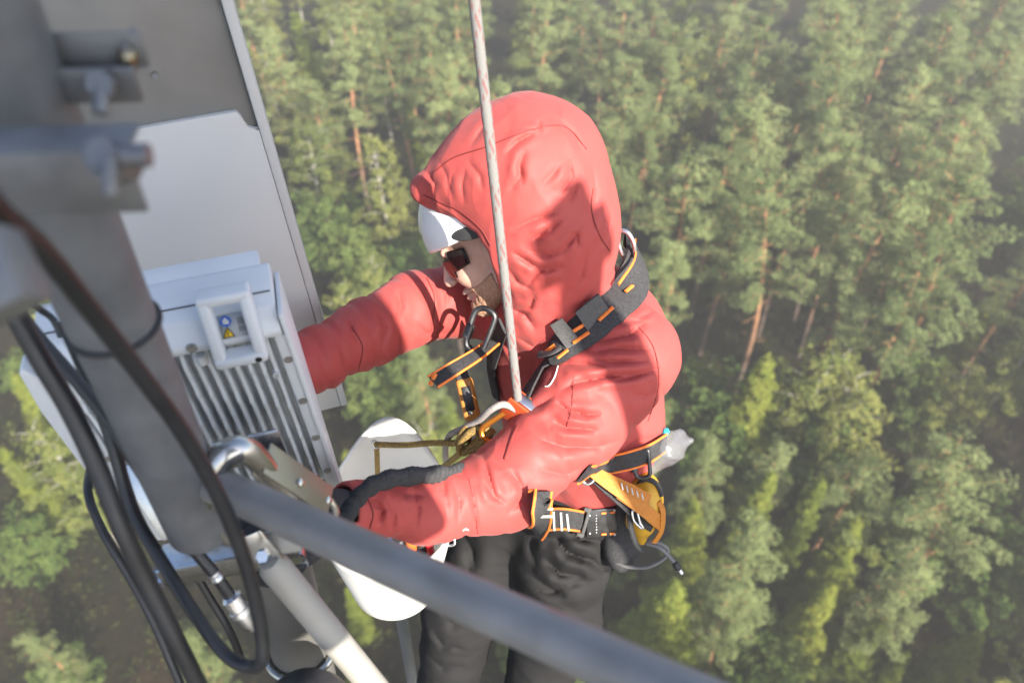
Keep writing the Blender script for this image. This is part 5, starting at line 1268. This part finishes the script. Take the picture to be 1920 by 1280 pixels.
def region(u, v):
    row = 'top' if v < 260 else 'upper' if v < 520 else 'middle' if v < 800 else 'lower' if v < 1060 else 'bottom'
    where = {'top': 'in the far forest along the top', 'upper': 'in the far half of the forest', 'middle': 'in the middle of the forest', 'lower': 'in the nearer forest', 'bottom': 'among the nearest trees below'}[row]
    if u < 620: side = 'between the mast and the grey antenna' if u > 300 else 'left of the mast'
    elif u < 780: side = 'beside the antenna edge' if v < 650 else 'behind the white bucket'
    elif u < 960: side = 'behind the rope' if v < 400 else 'behind the worker'
    elif u < 1180: side = 'above the red hood' if v < 260 else 'behind the worker'
    elif u < 1400: side = 'just right of the worker'
    elif u < 1640: side = 'well right of the worker'
    else: side = 'near the right edge'
    return where + ' ' + side
def plant(key, x, y, h, wide=1.0, var=None):
    v = var if var is not None else random.randrange(len(protos[key]))
    tm, cm = protos[key][v]
    z = float(ground_z(x, y)) - 0.05
    o = bpy.data.objects.new(NAME[key], None); C.objects.link(o); o.empty_display_size = 0.5
    s = h / HT[key]
    o.location = (x, y, z); o.scale = (s * wide, s * wide, s); o.rotation_euler = (random.gauss(0, 0.02), random.gauss(0, 0.02), random.uniform(0, 6.28))
    t = bpy.data.objects.new('trunk', tm); C.objects.link(t); t.parent = o
    c = bpy.data.objects.new('crown', cm); C.objects.link(c); c.parent = o
    uv = pix(x, y, z + h * 0.85) or (0, 0)
    size = 'tall ' if s > 1.04 else 'short ' if s < 0.8 else ''
    lab = size + LOOK[key][v] + ' ' + region(*uv)
    words_ = lab.split()
    o['label'] = ' '.join(words_[:16]) if len(words_) > 16 else lab
    o['category'] = 'tree'; o['group'] = {'pine': 'pines of the forest below', 'spruce': 'spruces among the pines', 'birch': 'birches among the pines', 'rowan': 'leafy trees under the pines'}[key]
    placed.append((x, y))
    return o

# trees read off the photograph by their tops: (px, py, kind, height, width factor, variant)
KEY = [(620, 30, 'pine', 18, 1.0, 0), (735, 20, 'pine', 18.5, 0.85, 4), (800, 15, 'pine', 18, 0.9, 1), (560, 10, 'spruce', 13, 1.1, 0), (690, -10, 'birch', 14, 1, 0), (850, -30, 'pine', 18, 1, 1),
       (505, 40, 'pine', 17, 0.9, 3), (540, 165, 'birch', 13, 1.0, 2), (580, 140, 'pine', 15, 0.9, 3), (765, 190, 'spruce', 11, 0.9, 1), (560, 225, 'birch', 13, 1.1, 0), (700, 235, 'birch', 15, 0.8, 1),
       (815, 195, 'spruce', 10, 1, 0), (720, 350, 'birch', 10, 1.0, 2), (620, 370, 'rowan', 8, 1.2, 0), (660, 430, 'rowan', 8, 1.1, 1), (700, 480, 'birch', 11, 1, 1), (640, 520, 'birch', 12, 0.9, 0), (760, 440, 'rowan', 7, 1.1, 2),
       (1160, -10, 'pine', 18.5, 1, 0), (1250, 30, 'pine', 18, 1.1, 2), (1300, 70, 'birch', 15, 1.1, 0), (1210, 120, 'spruce', 11, 1, 1), (1150, 225, 'pine', 17, 1, 1), (1420, 30, 'pine', 18, 1.1, 0), (1380, 180, 'pine', 18, 1.0, 1),
       (1450, 150, 'pine', 18, 1.05, 2), (1580, 5, 'pine', 19, 1.1, 0), (1640, 60, 'pine', 18, 1.1, 2), (1800, 10, 'pine', 19, 1.1, 0), (1740, 110, 'pine', 18, 1.1, 1), (1530, 250, 'pine', 17, 1, 2), (1620, 220, 'pine', 17, 0.9, 4),
       (1310, 310, 'pine', 18, 1.0, 0), (1500, 330, 'pine', 18.5, 1.0, 2), (1400, 290, 'pine', 17, 1, 1), (1670, 320, 'pine', 19, 1.1, 1), (1860, 200, 'pine', 18, 1.1, 0), (1780, 250, 'pine', 17, 1.0, 2), (1850, 370, 'pine', 19, 1.1, 2), (1760, 470, 'pine', 17, 1.0, 0),
       (1230, 470, 'pine', 16, 0.9, 4), (1440, 680, 'spruce', 13, 1.0, 2), (1560, 640, 'birch', 14, 1.1, 0), (1610, 720, 'birch', 13, 1.1, 2), (1750, 690, 'rowan', 9, 1.1, 1), (1830, 710, 'birch', 11, 1.0, 1), (1360, 760, 'rowan', 9, 1.2, 0), (1500, 760, 'rowan', 9, 1.2, 2),
       (1340, 840, 'pine', 12, 0.9, 3), (1470, 845, 'pine', 12, 0.9, 3), (1430, 890, 'spruce', 11, 0.9, 1), (1540, 890, 'spruce', 12, 0.75, 1), (1620, 860, 'pine', 13, 1, 0), (1650, 930, 'birch', 10, 1, 2), (1310, 950, 'spruce', 10, 0.9, 2), (1420, 980, 'pine', 14, 1.0, 3), (1610, 985, 'spruce', 10, 1.0, 0), (1740, 960, 'rowan', 8, 1.1, 1), (1860, 900, 'pine', 15, 1.1, 2), (1840, 980, 'rowan', 8, 1.1, 2),
       (1250, 1100, 'spruce', 11, 1.2, 2), (1310, 1130, 'spruce', 9, 1, 0), (1550, 1100, 'spruce', 10, 1.0, 1), (1660, 1130, 'spruce', 9, 1, 0), (1480, 1200, 'rowan', 6, 1.0, 0), (1840, 1200, 'spruce', 8, 1.0, 2), (1740, 1060, 'pine', 13, 0.9, 3), (1380, 1120, 'pine', 12, 0.9, 0), (1690, 1235, 'spruce', 6, 1.0, 1), (1880, 1080, 'rowan', 7, 1, 1), (1430, 1260, 'rowan', 6, 1.1, 2),
       (30, 1185, 'pine', 9, 0.9, 3), (105, 1235, 'rowan', 5, 0.9, 2), (340, 1215, 'pine', 10, 1.1, 3), (10, 990, 'rowan', 6, 1.0, 2), (60, 800, 'birch', 12, 1.0, 2), (60, 560, 'pine', 16, 1.0, 0), (650, 1110, 'spruce', 6, 0.9, 1), (30, 700, 'spruce', 10, 1, 2), (720, 600, 'rowan', 8, 1.2, 0), (830, 760, 'spruce', 8, 1.1, 2), (700, 700, 'rowan', 7, 1.2, 1), (780, 640, 'pine', 13, 0.9, 3)]
for (u, v, k, h, wd, vr) in KEY:
    x, y = treetop(u, v, h); plant(k, x, y, h, wd, vr)
nkey = len(placed)
# the rest of the wood, thinning towards the foot of the tower
cand = []
for i in range(65):
    for j in range(40):
        x = -120 + i * 4.0 + random.uniform(-1.7, 1.7); y = -14 + j * 3.9 + random.uniform(-1.7, 1.7)
        cand.append((x, y))
random.shuffle(cand)
count = {'pine': 0, 'spruce': 0, 'birch': 0, 'rowan': 0}
far_rest = []
for (x, y) in cand:
    if y > 124: continue
    if min((x - a) ** 2 + (y - b) ** 2 for a, b in placed) < 3.0 ** 2: continue
    lf = x < -0.10 * y
    q = random.random()
    if y < 36: k = 'spruce' if q < 0.36 else 'rowan' if q < 0.76 else 'pine' if q < 0.90 else 'birch'
    elif lf: k = 'pine' if q < 0.46 else 'birch' if q < 0.72 else 'spruce' if q < 0.86 else 'rowan'
    else: k = 'pine' if q < 0.72 else 'birch' if q < 0.80 else 'spruce' if q < 0.90 else 'rowan'
    
    h = {'pine': random.uniform(13.5, 19), 'spruce': random.uniform(6, 13), 'birch': random.uniform(10, 15), 'rowan': random.uniform(5, 9)}[k]
    if y < 36: h *= 0.8
    top = pix(x, y, h); bot = pix(x, y, 0)
    shade_tree = -14 < x < 62 and -14 < y < 50 and x > 0.45 * y - 4          # towards the sun: these shade the wood below
    if top is None: 
        if not shade_tree or math.hypot(x, y) < 5: continue
        k = 'pine'; h = random.uniform(15, 19)
    elif top[0] < -120 or top[0] > 2040 or top[1] < -130 or top[1] > 1420:
        if not shade_tree or top[1] < 200: continue
        k = 'pine'; h = random.uniform(15, 19); q2 = pix(x, y, h)
        if q2 and -60 < q2[0] < 1980 and q2[1] < 1330: continue
    if top is not None and top[0] < 640 and top[1] > 700 and random.random() < 0.72: continue
    if top is not None and top[0] > 1250 and top[1] > 950 and random.random() < 0.45: continue
    if k == 'pine' and count['pine'] > 225: k = 'birch'; h = min(h, 14)
    count[k] += 1
    plant(k, x, y, h, random.uniform(0.85, 1.2))
print('trees', len(placed), count)

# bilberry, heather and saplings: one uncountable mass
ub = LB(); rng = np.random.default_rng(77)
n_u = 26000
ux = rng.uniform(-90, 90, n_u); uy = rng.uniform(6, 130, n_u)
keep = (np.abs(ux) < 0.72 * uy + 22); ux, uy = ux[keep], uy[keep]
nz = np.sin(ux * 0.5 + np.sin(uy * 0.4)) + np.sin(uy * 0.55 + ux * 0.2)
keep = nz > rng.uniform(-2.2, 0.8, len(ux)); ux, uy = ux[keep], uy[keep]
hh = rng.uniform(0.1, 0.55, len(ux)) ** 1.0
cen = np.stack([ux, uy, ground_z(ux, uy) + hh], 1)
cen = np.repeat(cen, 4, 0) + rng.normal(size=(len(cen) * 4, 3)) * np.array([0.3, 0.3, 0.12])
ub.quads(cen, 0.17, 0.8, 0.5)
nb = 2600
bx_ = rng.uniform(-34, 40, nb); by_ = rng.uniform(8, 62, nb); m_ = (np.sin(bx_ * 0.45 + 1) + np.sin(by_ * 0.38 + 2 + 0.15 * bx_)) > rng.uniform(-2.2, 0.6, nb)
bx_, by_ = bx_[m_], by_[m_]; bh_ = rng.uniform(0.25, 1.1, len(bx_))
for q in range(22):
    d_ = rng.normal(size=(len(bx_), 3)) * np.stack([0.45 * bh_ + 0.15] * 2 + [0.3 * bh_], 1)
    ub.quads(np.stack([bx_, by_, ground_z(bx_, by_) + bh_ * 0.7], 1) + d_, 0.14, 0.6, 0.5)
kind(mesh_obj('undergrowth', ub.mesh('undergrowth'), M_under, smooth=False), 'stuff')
# ------------------------------------------------------------------ air
bm = bmesh.new(); bmesh.ops.create_cube(bm, size=1.0)
me = bpy.data.meshes.new('haze'); bm.to_mesh(me); bm.free()
hz = bpy.data.materials.new('haze air'); hz.use_nodes = True
n = hz.node_tree.nodes; n.remove(n['Principled BSDF'])
pv = n.new('ShaderNodeVolumePrincipled'); pv.inputs['Color'].default_value = (0.98, 0.95, 0.91, 1)
pv.inputs['Density'].default_value = 0.0032; pv.inputs['Anisotropy'].default_value = 0.35
hz.node_tree.links.new(pv.outputs[0], n['Material Output'].inputs['Volume'])
hzo = mesh_obj('haze', me, hz, smooth=False)
hzo.scale = (1000, 1000, 62); hzo.location = (0, 260, 62 / 2 - 3.0)
kind(hzo, 'stuff')
